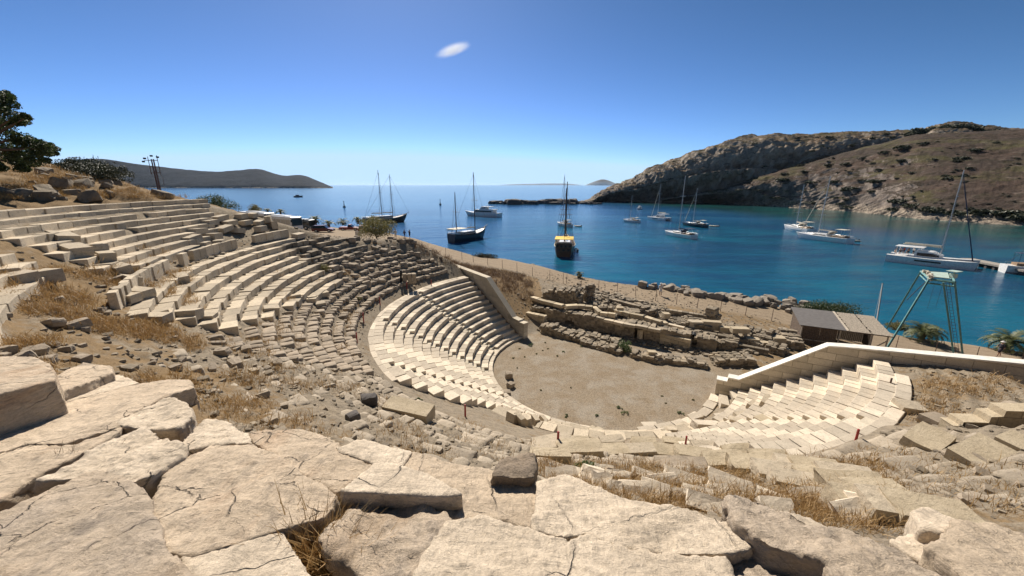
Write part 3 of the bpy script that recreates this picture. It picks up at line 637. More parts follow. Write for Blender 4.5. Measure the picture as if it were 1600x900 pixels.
# retaining walls
def ashlar(name, label, A, B, prof, base, th_, mat, copmat=None, ch=.5, cl=1.3, cop=.09, cat='wall', stepend=None, rough=.006):
    A = np.array(A, float); B = np.array(B, float); L = np.linalg.norm(B-A); d = (B-A)/L; n = np.array([-d[1], d[0]])
    t = empty(name, (A[0], A[1], 0), label, cat)
    P = lambda s: float(np.interp(s, [p[0]*L for p in prof], [p[1] for p in prof])); Bz = lambda s: float(np.interp(s, [p[0]*L for p in base], [p[1] for p in base]))
    mb = MB(); z = min(b[1] for b in base); zmax = max(p[1] for p in prof); c = 0
    while z < zmax:
        s = -rnd.uniform(0, cl*.6)*(c % 2); 
        while s < L:
            l = cl*rnd.uniform(.75, 1.3); e = min(s+l, L); a = max(s, 0)
            if e-a > .05:
                g = .012; ss = np.linspace(a+g, e-g, 10); tp = np.clip([P(q)-cop for q in ss], z, z+ch-g); ok = tp > z+.015
                if ok.any():
                    ss = ss[ok]; tp = tp[ok]; w = th_/2+rnd.uniform(-rough, rough); poly = [(ss[0], z+g), (ss[-1], z+g)]+[(x_, y_) for x_, y_ in zip(ss[::-1], tp[::-1])]; nn_ = len(poly)
                    V = [(*(A+d*x_+n*w*sg), y_) for sg in (-1, 1) for x_, y_ in poly]; mb.polys(V, [[i, (i+1) % nn_, nn_+(i+1) % nn_, nn_+i] for i in range(nn_)]+[list(range(nn_))[::-1], list(range(nn_, 2*nn_))])
            s += l
        z += ch; c += 1
    child(mb, 'masonry', mat, t)
    ks = sorted(set([p[0]*L for p in prof]))
    def strip(w, dz0, dz1):
        secs = []
        for s in ks:
            p = A+d*s; zt = P(s)
            secs.append([(*(p-n*w), zt+dz0), (*(p-n*w), zt+dz1), (*(p+n*w), zt+dz1), (*(p+n*w), zt+dz0), (*(p-n*w), zt+dz0)])
        return secs
    core = MB(); secs = []
    for s in ks:
        p = A+d*min(max(s, .02), L-.02); zt = P(s)-cop-.015; zb_ = min(b[1] for b in base)
        secs.append([(*(p-n*(th_/2-.03)), zb_), (*(p-n*(th_/2-.03)), zt), (*(p+n*(th_/2-.03)), zt), (*(p+n*(th_/2-.03)), zb_), (*(p-n*(th_/2-.03)), zb_)])
    core.loft(secs); child(core, 'core', M['ruin'], t)
    if cop: cm = MB(); cm.loft(strip(th_/2+.05, -cop+.004, .0)); child(cm, 'coping', copmat or mat, t)
    return t
WL0 = pol(9.2, -41.5); WL1 = pol(23.5, -43.2)
ashlar('retaining_wall', 'smooth grey topped retaining wall sloping down beside the left seats', WL0[:2], WL1[:2], [(0, 1.75), (.045, 1.75), (.055, 1.9), (.12, 2.0), (.42, 5.75), (1, 6.4)], [(0, -.3), (1, -.3)], .6, M['marble_cut'], M['marble_cut'])
WR0 = pol(9.6, 120.2); WR1 = pol(30, 120.2)
ashlar('retaining_wall', 'pale block retaining wall with white coping sloping beside the right seats', WR0[:2], WR1[:2], [(0, 1.6), (.035, 1.6), (.037, 1.95), (.07, 1.95), (.30, 5.7), (.36, 5.85), (1, 7.0)], [(0, -.3), (1, -.3)], .6, M['marble_cut'], flat('white_coping', (.74, .71, .64), .7))
# ---- loose stones, slabs
def slab_hit(u, v, dz=0, plane=True):
    d = ray(u, v)
    if plane: t = (14.32+dz-EYE)/(d[2]+.2*d[1]); return (d[0]*t, d[1]*t, EYE+d[2]*t)
    return onground(u, v)
tx1 = bpy.data.textures.new('slab_lumps', 'CLOUDS'); tx1.noise_scale = .35; tx1.noise_depth = 4
tx2 = bpy.data.textures.new('slab_grit', 'CLOUDS'); tx2.noise_scale = .06; tx2.noise_depth = 3; tx2.noise_type = 'HARD_NOISE'
tx3 = bpy.data.textures.new('rock_lumps', 'CLOUDS'); tx3.noise_scale = .22; tx3.noise_depth = 5
def slab(poly, label, mat, thick=.34, dz=0, plane=True, rough=.05, vox=.022, name='stone_slab', cat='stone slab', group=None, tilt=None, flat_z=None):
    if flat_z is not None: P = [at(u, v, flat_z) for u, v in poly]
    else: P = [slab_hit(u, v, dz) for u, v in poly]
    if tilt: 
        cx = sum(p[0] for p in P)/len(P); cy = sum(p[1] for p in P)/len(P); P = [(p[0], p[1], p[2]+tilt[0]*(p[0]-cx)+tilt[1]*(p[1]-cy)) for p in P]
    cx = sum(p[0] for p in P)/len(P); cy = sum(p[1] for p in P)/len(P)
    E_ = .035
    P = [(p[0]+(p[0]-cx)/max(.3, math.hypot(p[0]-cx, p[1]-cy))*E_, p[1]+(p[1]-cy)/max(.3, math.hypot(p[0]-cx, p[1]-cy))*E_, p[2]) for p in P]
    # ragged outline
    Q = []
    for i, p in enumerate(P):
        q = P[(i+1) % len(P)]; l = math.dist(p, q); n = max(1, int(l/.22))
        for j in range(n):
            f = j/n; w = .014 if j else .0; Q.append(tuple(p[k]*(1-f)+q[k]*f+(rnd.gauss(0, w) if k < 2 else 0) for k in range(3)))
    area = sum(Q[i][0]*Q[(i+1) % len(Q)][1]-Q[(i+1) % len(Q)][0]*Q[i][1] for i in range(len(Q)))
    if area < 0: Q = Q[::-1]
    mb = MB(); mb.prism([(p[0], p[1]) for p in Q], [p[2]-thick for p in Q], [p[2] for p in Q])
    o = mb.build(name, mat); tag(o, label, cat, group)
    r = o.modifiers.new('remesh', 'REMESH'); r.mode = 'VOXEL'; r.voxel_size = vox; r.use_smooth_shade = True
    for tx, s in ((tx1, rough), (tx2, min(rough, .06)*.4)):
        dm = o.modifiers.new('d', 'DISPLACE'); dm.texture = tx; dm.strength = s*1.25; dm.mid_level = .5 if tx is tx1 else .45; dm.texture_coords = 'GLOBAL'
    return o
SL_ = M['slab']; SP = M['slab_pale']; SG = M['slab_grey']
slab([(-90, 590), (-90, 566), (0, 570), (62, 572), (80, 580), (84, 592), (0, 612), (-90, 634)], 'tall squared block at the left edge of the frame rising above the slabs round it', SL_, .5, .42, rough=.03)
slab([(-90, 575), (-90, 556), (0, 558), (50, 559), (80, 572), (60, 578), (0, 576)], 'thin slab lying behind the tall squared block at the left edge', SL_, .25, .38, rough=.03)
slab([(86, 588), (130, 566), (172, 574), (173, 581), (90, 612)], 'wedge shaped slab with a shaded side right of the tall squared block', SL_, .3, .12, rough=.03)
slab([(84, 632), (86, 613), (172, 586), (190, 588), (214, 598), (182, 606)], 'flat pale slab in front of the wedge shaped slab', SP, .3, -.02, rough=.03)
slab([(-140, 720), (-90, 700), (0, 668), (84, 634), (180, 608), (262, 594), (294, 594), (300, 606), (262, 618), (186, 652), (188, 664), (100, 690), (45, 690), (0, 704), (-140, 760)], 'longest grey brown slab stretching from the left edge to its blunt shaded end', SL_, .36, 0, rough=.035)
slab([(184, 662), (186, 655), (262, 622), (290, 634), (297, 648), (275, 668), (240, 668), (215, 666)], 'blunt ended slab just in front of the end of the longest slab', SP, .36, .0, rough=.07)
slab([(-160, 800), (-140, 770), (0, 710), (46, 696), (110, 696), (186, 668), (182, 676), (130, 705), (60, 738), (0, 776), (-120, 830)], 'low cracked slab at the left edge between the longest slab and the dry grass cleft', SL_, .34, -.02, rough=.045)
slab([(60, 748), (130, 712), (225, 666), (262, 688), (280, 702), (276, 712), (230, 742), (192, 750), (140, 742)], 'white rough broken slab with flaked edges behind the grey foreground slab', SP, .30, .07, rough=.12)
slab([(-160, 960), (-160, 850), (0, 802), (60, 776), (130, 740), (162, 732), (205, 752), (226, 780), (230, 800), (246, 820), (255, 845), (275, 868), (300, 905), (310, 960)], 'big grey slab filling the bottom left corner', SG, .36, .06, rough=.05)
slab([(240, 800), (248, 772), (262, 738), (330, 698), (392, 694), (430, 712), (466, 742), (519, 770), (514, 792), (498, 806), (410, 830), (300, 862), (264, 852)], 'large brown slab with a worn corner right of the grey foreground slab', SL_, .34, .02, rough=.05)
slab([(280, 706), (284, 688), (322, 656), (352, 660), (385, 678), (392, 690), (330, 694)], 'rounded pale slab behind the large brown slab', SP, .32, -.02, rough=.07)
slab([(398, 692), (388, 676), (470, 672), (500, 680), (524, 692), (528, 706), (584, 726), (524, 766), (470, 738), (434, 710)], 'pale ridged slab behind the large brown slab and left of the triangular one', SL_, .32, -.03, rough=.05)
slab([(530, 700), (570, 687), (612, 698), (639, 704), (625, 726), (588, 724), (534, 706)], 'small light slab behind the triangular slab', SP, .3, -.02, rough=.03)
slab([(536, 766), (588, 726), (622, 727), (667, 741), (716, 767), (714, 771), (676, 772), (596, 768)], 'triangular smooth slab raised above its neighbours with a thin shaded edge', SP, .14, .07, rough=.012, vox=.02)
slab([(628, 728), (644, 706), (700, 722), (775, 738), (834, 748), (836, 780), (827, 824), (790, 812), (750, 806), (700, 806), (690, 790), (600, 782), (560, 770), (600, 768)], 'wide pale slab right of the triangular slab with twigs on it', SL_, .34, -.05, rough=.045)
slab([(500, 836), (510, 822), (545, 796), (592, 778), (640, 782), (676, 794), (698, 812), (694, 828), (664, 862), (640, 905), (600, 905), (560, 884), (525, 856)], 'rough pitted boulder like slab in the bottom middle left', SG, .34, -.02, rough=.15)
slab([(704, 818), (760, 810), (828, 828), (882, 842), (878, 862), (862, 905), (850, 960), (620, 960), (650, 900), (668, 862), (698, 826)], 'cream slab at the bottom edge in the middle of the frame', SP, .34, 0, rough=.05)
slab([(286, 868), (400, 838), (440, 834), (456, 864), (482, 905), (500, 960), (320, 960), (300, 905)], 'even cream slab at the bottom edge beside the grass filled gap', SP, .34, 0, rough=.03)
slab([(836, 826), (842, 750), (886, 742), (934, 764), (985, 782), (1050, 792), (1110, 806), (1152, 830), (1172, 852), (1120, 862), (1060, 860), (965, 850), (925, 832), (888, 838)], 'biggest cream slab right of the long straight joint in the middle foreground', SP, .4, .0, rough=.055)
slab([(884, 846), (925, 836), (965, 854), (1060, 864), (1128, 866), (1140, 900), (1150, 960), (860, 960), (872, 900)], 'cream slab with a rust brown stain at the bottom edge right of centre', SP, .36, .0, rough=.055)
slab([(1136, 778), (1180, 778), (1248, 806), (1312, 826), (1390, 852), (1484, 898), (1520, 960), (1340, 960), (1290, 874), (1210, 850), (1160, 818)], 'dark furrowed rock ridge with a sunlit top edge at bottom right', SG, .5, .08, rough=.15)
slab([(1146, 866), (1176, 850), (1240, 852), (1284, 872), (1336, 960), (1160, 960)], 'shaded dark rock at the bottom edge left of the furrowed ridge', SG, .4, -.10, rough=.16)
slab([(1456, 852), (1480, 836), (1508, 818), (1540, 817), (1600, 830), (1700, 842), (1760, 960), (1545, 960), (1520, 905)], 'rounded tan slab in the bottom right corner', SL_, .42, .06, rough=.08)
slab([(1425, 797), (1450, 790), (1500, 812), (1506, 828), (1470, 830), (1440, 824)], 'tilted flat slab propped behind the rounded corner slab', SP, .22, .02, rough=.03)
slab([(1392, 842), (1432, 832), (1462, 842), (1478, 862), (1450, 878), (1415, 860)], 'pale smooth slab between the furrowed ridge and the rounded corner slab', SP, .4, -.08, rough=.05)
slab([(768, 742), (776, 724), (792, 711), (834, 709), (838, 722), (832, 744)], 'dark brown boulder squatting at the head of the long straight joint', M['brown_rock'], .36, .04, rough=.13)
slab([(1195, 806), (1230, 800), (1290, 818), (1330, 832), (1300, 836), (1248, 822)], 'thin pale ledge stone behind the furrowed ridge', SP, .3, -.12, rough=.05)
# ================= loose blocks on the slopes
def onrow(u, v): return onground(u, v)
def loose(u, v, size, rz, label, mat=None, tx=0, ty=0, group=None, name='loose_block', cat='stone block', nodes=R4, rd=.05, nz=.05, sink=.1, P=None):
    P = P or onground(u, v); mb = MB(); mb.block((P[0], P[1], P[2]+size[2]/2-sink), size, rotz(rz)@rotx(tx)@roty(ty), rd, nz, nodes, bev=.03)
    o = mb.build(name, mat or M['seat']); return tag(o, label, cat, group)
loose(640, 650, (1.9, .75, .55), -.28, 'long yellow fallen block beside the grey boulder on the slope', M['cream'], .1, .05)
loose(577, 632, (.6, .5, .5), .4, 'dark grey boulder left of the long yellow fallen block', M['dark_rock'], nodes=R4, rd=.5, nz=.14, name='boulder', cat='boulder')
loose(552, 657, (.38, .3, .35), .9, 'small black stone on the bare slope below the grey boulder', M['dark_rock'], nodes=R3, rd=.5, nz=.14, name='boulder', cat='boulder')
loose(1448, 692, (1.5, .95, .4), .45, 'broad flat block tilted on the right slope beside the corner of the cut stone wall', M['cream'], .1, -.12)
loose(1530, 715, (1.7, .9, .38), .35, 'larger of the two thick slabs lying near the right edge', M['cream'], .12, -.1)
loose(1590, 700, (1.0, .8, .38), .35, 'smaller thick slab at the right edge behind the larger one', M['cream'], .1, -.05)
loose(1460, 660, (1.3, .7, .4), .3, 'grey slab sunk beside the stepped end of the corner wall', M['grey'], .05, .1)
loose(1420, 640, (1.1, .8, .4), -.2, 'pale flake of paving left of the sunk grey slab', M['seat'], .1, .1)
# corner wall at right edge
cw0 = at(1478, 660, 6.95); cw1 = at(1680, 640, 7.9)
ashlar('cut_stone_wall', 'cut stone wall stepping up from the slope to the right edge', cw0[:2], (cw1[0], cw1[1]), [(0, 7.0), (.07, 7.0), (.075, 7.2), (.28, 7.25), (.285, 7.5), (.38, 7.55), (.385, 7.8), (1, 7.95)], [(0, 6.0), (1, 6.0)], .5, M['cream'], M['cream'], ch=.5, cl=1.6, cop=.02)
loose(1368, 0, (.1, .1, .1), 0, '', P=(0, 0, -20)) if False else None
loose(1580, 640, (.9, .6, .4), .3, 'rounded stone lying on the brown earth at the right edge', M['grey'], nodes=R4, rd=.45, nz=.1)
# tumbled blocks by the right lower seats
k = 0
for (u, v, s, rz, mt) in [(1130, 632, (1.3, .55, .5), 1.2, 'marble'), (1148, 622, (1.0, .5, .45), 1.35, 'marble'), (1178, 638, (1.0, .6, .5), .6, 'seat'), (1200, 634, (1.1, .8, .55), .8, 'seat'), (1162, 652, (1.2, .6, .4), .2, 'seat'), (1150, 664, (.9, .6, .5), -.4, 'seat'),
                          (1190, 662, (.7, .6, .5), .3, 'cream'), (1130, 655, (1.1, .6, .4), .1, 'marble'), (1105, 668, (1.9, .75, .45), .15, 'marble'), (1065, 672, (.8, .5, .5), .5, 'seat'), (1050, 678, (.6, .5, .5), -.3, 'seat'), (1030, 680, (.9, .6, .4), .1, 'marble'), (1015, 668, (1.1, .6, .35), .1, 'marble'), (1085, 655, (1.0, .5, .4), .3, 'marble'), (1175, 625, (.8, .5, .35), .9, 'seat'), (1140, 612, (.9, .4, .4), 1.4, 'marble')]:
    loose(u, v, s, rz, 'tumbled seat block in the jumble where the right seats meet the orchestra rim', M[mt], rnd.uniform(-.2, .2), rnd.uniform(-.15, .15), 'tumbled blocks at the right of the orchestra rim'); k += 1
for (u, v, s, rz) in [(800, 660, (.35, .7, .7), .2), (812, 664, (.3, .7, .75), .1), (824, 666, (.3, .6, .7), 0), (836, 665, (.3, .6, .7), -.1), (848, 664, (.3, .6, .65), .1), (865, 668, (.9, .7, .4), .3), (935, 676, (.45, .4, .4), .2), (925, 674, (.4, .35, .4), .2)]:
    loose(u, v, s, rz+.5, 'upturned grey seat block at the near left edge of the orchestra rim', M['seat'], rnd.uniform(-.2, .2), rnd.uniform(-.1, .3), 'upturned blocks at the near left of the orchestra rim')
for (u, v, s, rz) in [(795, 590, (.6, .6, .6), .2), (798, 605, (.55, .5, .5), .8), (792, 615, (.6, .5, .35), .1)]:
    loose(u, v, s, rz, 'grey broken block piled on the left rim of the orchestra', M['grey'], .1, .1, 'blocks piled on the left rim of the orchestra', nodes=R4, rd=.3, nz=.12)
for (u, v, s, rz, t) in [(640, 592, (1.3, .5, .3), -.5, .1), (655, 585, (1.1, .6, .12), -.4, .15), (690, 617, (1.9, .8, .12), -.55, .05), (728, 628, (.6, .5, .5), .3, .1), (780, 640, (1.2, .6, .25), -.4, .1)]:
    loose(u, v, s, rz, 'cracked paving slab lifted at the lower left edge of the restored seats', M['marble'], t, .1, 'lifted slabs at the lower edge of the left seats', sink=.05)
# row of big blocks across the middle distance
row_pts = [(862, 702, 1.5, .9), (905, 708, 1.6, .9), (950, 712, 1.6, .8), (995, 710, 1.5, .7), (1040, 712, 1.5, .8), (1085, 716, 1.6, .8), (955, 694, 1.2, .6), (1005, 696, 1.3, .6), (1055, 697, 1.3, .6), (1100, 703, 1.3, .6), (1130, 728, 1.4, .8), (1178, 735, 1.6, .9), (1215, 748, 1.4, .8), (1150, 712, 1.3, .7), (1200, 722, 1.4, .7), (1250, 740, 1.5, .8), (1290, 756, 1.5, .8), (860, 722, 1.2, .5), (1240, 762, 1.2, .7), (1330, 770, 1.5, .9), (1275, 742, 1.4, .8), (1320, 754, 1.5, .8), (1365, 782, 1.4, .8), (900, 696, 1.3, .5), (1400, 806, 1.3, .8), (1450, 816, 1.4, .9), (1345, 800, 1.2, .7)]
for i, (u, v, l, d_) in enumerate(row_pts):
    loose(u, v, (l, d_*.85, .42), math.radians(-2-(u-1000)*.02)+rnd.gauss(0, .08), 'big weathered cream block in the ragged row crossing the slope below the camera', M['cream'] if i % 3 else M['seat'], rnd.gauss(.08, .06), rnd.gauss(0, .05), 'ragged row of big cream blocks', nz=.09, sink=.05, nodes=R4, rd=.07)
loose(1062, 732, (1.9, .6, .4), -.05, 'long dark grey stone embedded under the ragged row of cream blocks', M['grey'], nodes=R4, rd=.3, nz=.1)
# white shards on the dry grass
for (u, v, l, w) in [(943, 742, .42, .3), (967, 745, .55, .16), (1008, 743, .55, .14), (1035, 752, .6, .2), (1070, 752, .8, .28), (923, 752, .45, .4), (940, 760, .38, .35), (960, 766, .3, .2), (992, 770, .6, .3), (1020, 770, .5, .28), (1062, 775, .3, .15), (1088, 774, .5, .2), (1112, 770, .55, .22), (1140, 760, .8, .35), (1102, 792, .55, .25), (902, 748, .4, .3), (875, 748, .6, .3), (1213, 800, .5, .3), (1335, 806, .7, .4), (1370, 812, .7, .5), (1400, 805, .7, .5), (1260, 778, .6, .25), (1205, 780, .5, .2)]:
    loose(u, v, (l*1.3, w*1.5, .16), rnd.uniform(-.6, .2), 'flat whitish shard of stone set in dry grass below the camera', M['marble'], .5, rnd.gauss(0, .08), 'whitish shards in the dry grass', name='stone_shard', cat='stone shard', nodes=R3, rd=.12, nz=.2, sink=.02)
# stacks at the right end of the top bank
for (u, v, s, rz) in [(330, 352, (1.2, .6, .4), .2), (345, 345, (1.3, .6, .4), .1), (360, 352, (1.0, .6, .4), -.1), (378, 342, (1.0, .6, .45), .1), (395, 340, (.9, .6, .4), .2), (385, 352, (1.1, .6, .4), .1), (405, 352, (1.0, .6, .4), .3), (420, 348, (.9, .5, .6), .5), (352, 362, (1.1, .7, .4), 0), (372, 364, (1.0, .7, .4), .1), (336, 375, (.9, .7, .5), .1), (300, 378, (1.2, .7, .4), .1), (310, 366, (1.2, .7, .4), .1), (345, 388, (.8, .6, .6), .4),
                      (408, 362, (1.2, .6, .5), .2), (467, 372, (1.5, .6, .45), .1), (430, 358, (.8, .5, .7), .7), (325, 396, (.7, .4, .8), .3)]:
    loose(u, v, s, rz+1.5, 'cut block piled loosely at the right end of the top bank of seats', M['seat'], rnd.gauss(0, .06), rnd.gauss(0, .06), 'piled blocks at the end of the top bank', nz=.03, sink=.0)
for (u, v, s, rz) in [(212, 462, (1.4, .6, .4), -.6), (196, 470, (.9, .6, .35), -.4), (255, 500, (.5, .5, .5), .3), (285, 440, (1.1, .5, .45), -1.2), (150, 395, (1.3, .6, .45), -.9), (165, 405, (1.4, .6, .45), -1.1), (190, 428, (1.2, .6, .5), -1.0), (205, 445, (1.2, .6, .5), -1.1), (240, 500, (1.1, .6, .3), -.4), (290, 498, (1.2, .7, .45), -.3), (325, 505, (.7, .6, .5), -.2), (425, 490, (.8, .6, .5), .1), (460, 468, (.8, .6, .4), .2), (488, 470, (.6, .5, .4), .2), (500, 478, (.7, .5, .35), .3), (505, 462, (.8, .6, .35), .2), (100, 375, (1.3, .8, .4), -.9), (120, 398, (1.2, .8, .5), -.9), (35, 445, (1.1, .7, .5), -.9), (70, 440, (1.1, .7, .5), -.8)]:
    loose(u, v, s, rz+.5, 'dislodged pale block lying at the broken lower ends of the left seat rows', M['seat'], rnd.gauss(0, .1), rnd.gauss(0, .08), 'dislodged blocks at the ends of the left seat rows', nz=.03, sink=.06)
# boulders and rubble
def boulder(P, s, mat, label, group, sink=.3, flat_=.7):
    mb = MB(); mb.block((P[0], P[1], P[2]+s*flat_*(.5-sink)), (s*rnd.uniform(.9, 1.4), s*rnd.uniform(.75, 1), s*flat_), rotz(rnd.random()*6.28)@rotx(rnd.uniform(-.3, .3))@roty(rnd.uniform(-.3, .3)), .35, .17, R4)
    return tag(mb.build('boulder', mat), label, 'boulder', group)
for i in range(72):
    u = rnd.uniform(0, 470); v = rnd.uniform(430, 590)
    if u > 240 and v < 520: continue
    P = onground(u, v)
    if math.hypot(P[0], P[1]) < 6: continue
    boulder(P, rnd.choice([.15, .2, .25, .3, .42]), M['grey'], 'rough grey stone half buried in the dry grass of the left slope', 'grey stones on the left slope')
for i in range(50):
    u = rnd.uniform(0, 280); v = rnd.uniform(262, 312); P = onground(u, v)
    if P[1] > 120 or math.hypot(P[0]-CX, P[1]-CY) < 35.2: continue
    boulder(P, rnd.choice([.35, .5, .6, .8, 1.1]), M['ruin'], 'weathered rock cropping out of the grassy crest behind the top row', 'rocks on the grassy crest', .35)
for i in range(62):
    th = rnd.uniform(-82, -46); r = rnd.uniform(19.8, 27.5); P = pol(r, th); P = (P[0], P[1], gz(P[0], P[1]))
    boulder(P, rnd.choice([.25, .35, .45, .6, .75]), rnd.choice([M['grey'], M['ruin']]), 'grey rubble stone on the collapsed far end of the left seats', 'rubble at the far end of the left seats')
for i in range(28):
    u = rnd.uniform(1150, 1600); v = rnd.uniform(700, 800); P = onground(u, v); boulder(P, rnd.choice([.2, .3, .4]), M['grey'], 'small grey stone on the right hand slope', 'small stones on the right slope', .45, .5)
# fine rubble, uncountable
mb = MB()
for i in range(6800):
    if i < 2600: th = rnd.uniform(-180, -48); r = rnd.uniform(19.3, 30)
    elif i < 3400: th = rnd.uniform(118, 180); r = rnd.uniform(19.3, 28)
    elif i < 3800: th = rnd.uniform(-160, -100); r = rnd.uniform(25, 33)
    else: th = rnd.uniform(-40, 110); r = rnd.uniform(12, 30)
    P = pol(r, th); s = rnd.uniform(.04, .14) if rnd.random() < .9 else rnd.uniform(.12, .26)
    if terr_w(np.array([P[0]]), np.array([P[1]]))[0] > .1: continue
    mb.block((P[0], P[1], P[2]+s*.1), (s*1.3, s, s*.7), rotz(rnd.random()*6)@rotx(rnd.uniform(-.4, .4)), .35, .15, R3)
V = np.concatenate(mb.v); n8 = len(tmpl(R3)[0]); cen = V.reshape(-1, n8, 3).mean(1); g = ground(cen[:, 0], cen[:, 1]); V = (V.reshape(-1, n8, 3)+np.c_[np.zeros(len(g)), np.zeros(len(g)), g][:, None]).reshape(-1, 3); mb.v = [V]
tag(mb.build('rubble', M['ruin'], recenter=False), 'loose small rubble strewn over the slopes', kind='stuff')
# ================= STAGE RUIN
SR = empty('stage_ruin', at(960, 545, 0), 'low ruined walls of the stage building behind the orchestra', 'ruin')
def rubble_wall(A, B, h, t, mat=None, n=1.0, name='rubble_wall', zb_=None, par=SR, top=None):
    A = np.array(A[:2]); B = np.array(B[:2]); L = np.linalg.norm(B-A); d = (B-A)/L; nn = np.array([-d[1], d[0]]); mb = MB(); ang = math.atan2(d[1], d[0])
    s = 0
    zg = lambda p: (gz(p[0], p[1]) if zb_ is None else zb_)
    core = 0
    while s < L:
        p0 = A+d*s; z0 = zg(p0); hh = h*(.62+.6*vn(np.array([s*.35+A[0]]), np.array([B[1]]))[0]) if top is None else h
        z = z0-.1; hh = hh*rnd.uniform(.7, 1.25)
        while z < z0+hh:
            bh = rnd.uniform(.16, .3)
            for side in np.arange(-t/2, t/2+.01, max(.3, t/3)):
                bl = rnd.uniform(.25, .5); mb.block((*(p0+nn*(side+rnd.uniform(-.06, .06))+d*rnd.uniform(-.1, .1)), z+bh/2), (bl*1.25, rnd.uniform(.3, .5), bh*1.15), rotz(ang+rnd.gauss(0, .2))@rotx(rnd.gauss(0, .1)), .25, .12, R3)
            z += bh*.95
        s += rnd.uniform(.26, .42)
    return child(mb, name, mat or M['ruin'], par)
def ashwall(A, B, h, t, z0, mat=None, ch=.35, cl=.8, par=SR, name='ashlar_wall', dropt=.0):
    A = np.array(A[:2]); B = np.array(B[:2]); L = np.linalg.norm(B-A); d = (B-A)/L; mb = MB(); ang = math.atan2(d[1], d[0]); z = z0; c = 0
    while z < z0+h-.05:
        s = -rnd.random()*cl*.5
        while s < L:
            l = cl*rnd.uniform(.7, 1.3); e = min(s+l, L); a = max(0, s)
            if e-a > .15 and not (z+ch > z0+h-.1 and rnd.random() < dropt): mb.block((*(A+d*(a+e)/2), z+ch/2), (e-a-.02, t*rnd.uniform(.95, 1.05), ch-.015), rotz(ang+rnd.gauss(0, .01)), 0, .012, CH, bev=.025)
            s += l
        z += ch; c += 1
    return child(mb, name, mat or M['cream'], par)
g0 = lambda u, v, z=0: at(u, v, z)
rubble_wall(g0(851, 517), g0(911, 533), .6, 1.1); ashwall(g0(850, 519), g0(880, 526), .5, .4, 0, M['ruin'])
rubble_wall(g0(893, 524), g0(972, 541), .5, .9)
rubble_wall(g0(913, 536), g0(973, 552), .32, 1.0)
rubble_wall(g0(992, 556), g0(1036, 566), .5, .9); rubble_wall(g0(1034, 563), g0(1103, 571), .28, .9)
# vaulted wall with three openings, their inner shade painted black
VA = np.array(g0(858, 503)[:2]); VB = np.array(g0(1118, 548)[:2]); VL = np.linalg.norm(VB-VA); Vd = (VB-VA)/VL
def s_of(u, v): P = np.array(g0(u, v)[:2]); return float((P-VA)@Vd)
ops = [(s_of(897, 505), .62, .95), (s_of(996, 532), .62, 1.35), (s_of(1081, 546), .42, 1.35)]
def vault():
    mb = MB(); ang = math.atan2(Vd[1], Vd[0]); nn = np.array([-Vd[1], Vd[0]]); s = 0
    while s < VL:
        p = VA+Vd*s; H_ = 1.75-.5*(s/VL)+.25*(vn(np.array([s*.5]), np.array([3.3]))[0]-.5); z = -.1
        while z < H_:
            bh = rnd.uniform(.2, .3); inside = False
            for (c, hw, oh) in ops:
                dx = abs(s-c); top = oh*math.sqrt(max(0, 1-(dx/hw)**2*.75)) if dx < hw else 0
                if z < top-.05: inside = True
            if not inside:
                for q in (-.5, -.1, .3): mb.block((*(p+nn*(q+rnd.uniform(-.04, .04))), z+bh/2), (rnd.uniform(.32, .5), .48, bh*1.1), rotz(ang+rnd.gauss(0, .12)), .15, .08, R3)
            z += bh*.95
        s += rnd.uniform(.25, .34)
    child(mb, 'vaulted_wall', M['ruin'], SR)
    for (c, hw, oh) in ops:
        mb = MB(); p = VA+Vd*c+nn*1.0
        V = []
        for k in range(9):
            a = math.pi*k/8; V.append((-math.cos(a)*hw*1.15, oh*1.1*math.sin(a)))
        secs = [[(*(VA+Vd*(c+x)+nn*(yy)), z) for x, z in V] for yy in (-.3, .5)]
        mb.loft(secs, cap=False); mb.polys([(*(VA+Vd*(c+x)+nn*.5), z) for x, z in V], [list(range(9))]); child(mb, 'vault', M['black'], SR)  # shallow recess: black lining and cap paint in the shade of a deep vault
        jb = MB(); 
        for sg in (-1, 1): jb.block((*(VA+Vd*(c+sg*(hw+.1))-nn*.45), oh*.4), (.28, .3, oh*.8), rotz(ang), 0, .02)
        child(jb, 'jamb', M['cream'], SR)
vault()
ashwall(g0(1031, 536), g0(1078, 547), 1.15, .5, 0, M['cream'], .38, .9)
ashwall(g0(997, 530), g0(1002, 533), 1.2, .4, 0, M['cream'], 1.2, .4, name='pillar')
# long beam of flat blocks on top of the vaults, then cream stylobate line
def line(pts, z, l, d_, h, mat, name):
    mb = MB(); P = [np.array(at(u, v, z)[:2]) for u, v in pts]
    for i in range(len(P)-1):
        L = np.linalg.norm(P[i+1]-P[i]); n = max(1, round(L/l)); dd = (P[i+1]-P[i])/L; ang = math.atan2(dd[1], dd[0])
        for j in range(n): mb.block((*(P[i]+dd*L*(j+.5)/n), z-h/2+rnd.gauss(0, .02)), (L/n-.03, d_*rnd.uniform(.9, 1.1), h), rotz(ang+rnd.gauss(0, .02))@roty(rnd.gauss(0, .015)), 0, .02, CH)
    return child(mb, name, mat, SR)
line([(905, 489), (930, 494), (975, 504), (1033, 515)], 1.75, 1.3, .6, .3, M['seat'], 'beam_course')
line([(831, 463), (853, 470), (880, 476)], 2.45, 1.2, .7, .4, M['cream'], 'step_course'); line([(833, 467), (880, 480)], 2.0, 1.2, .8, .45, M['ruin'], 'step_course')
line([(884, 477), (903, 476), (926, 478)], 2.35, 1.1, .7, .4, M['cream'], 'step_course'); line([(928, 478), (938, 487), (962, 490)], 2.2, .7, .55, .5, M['cream'], 'step_course')
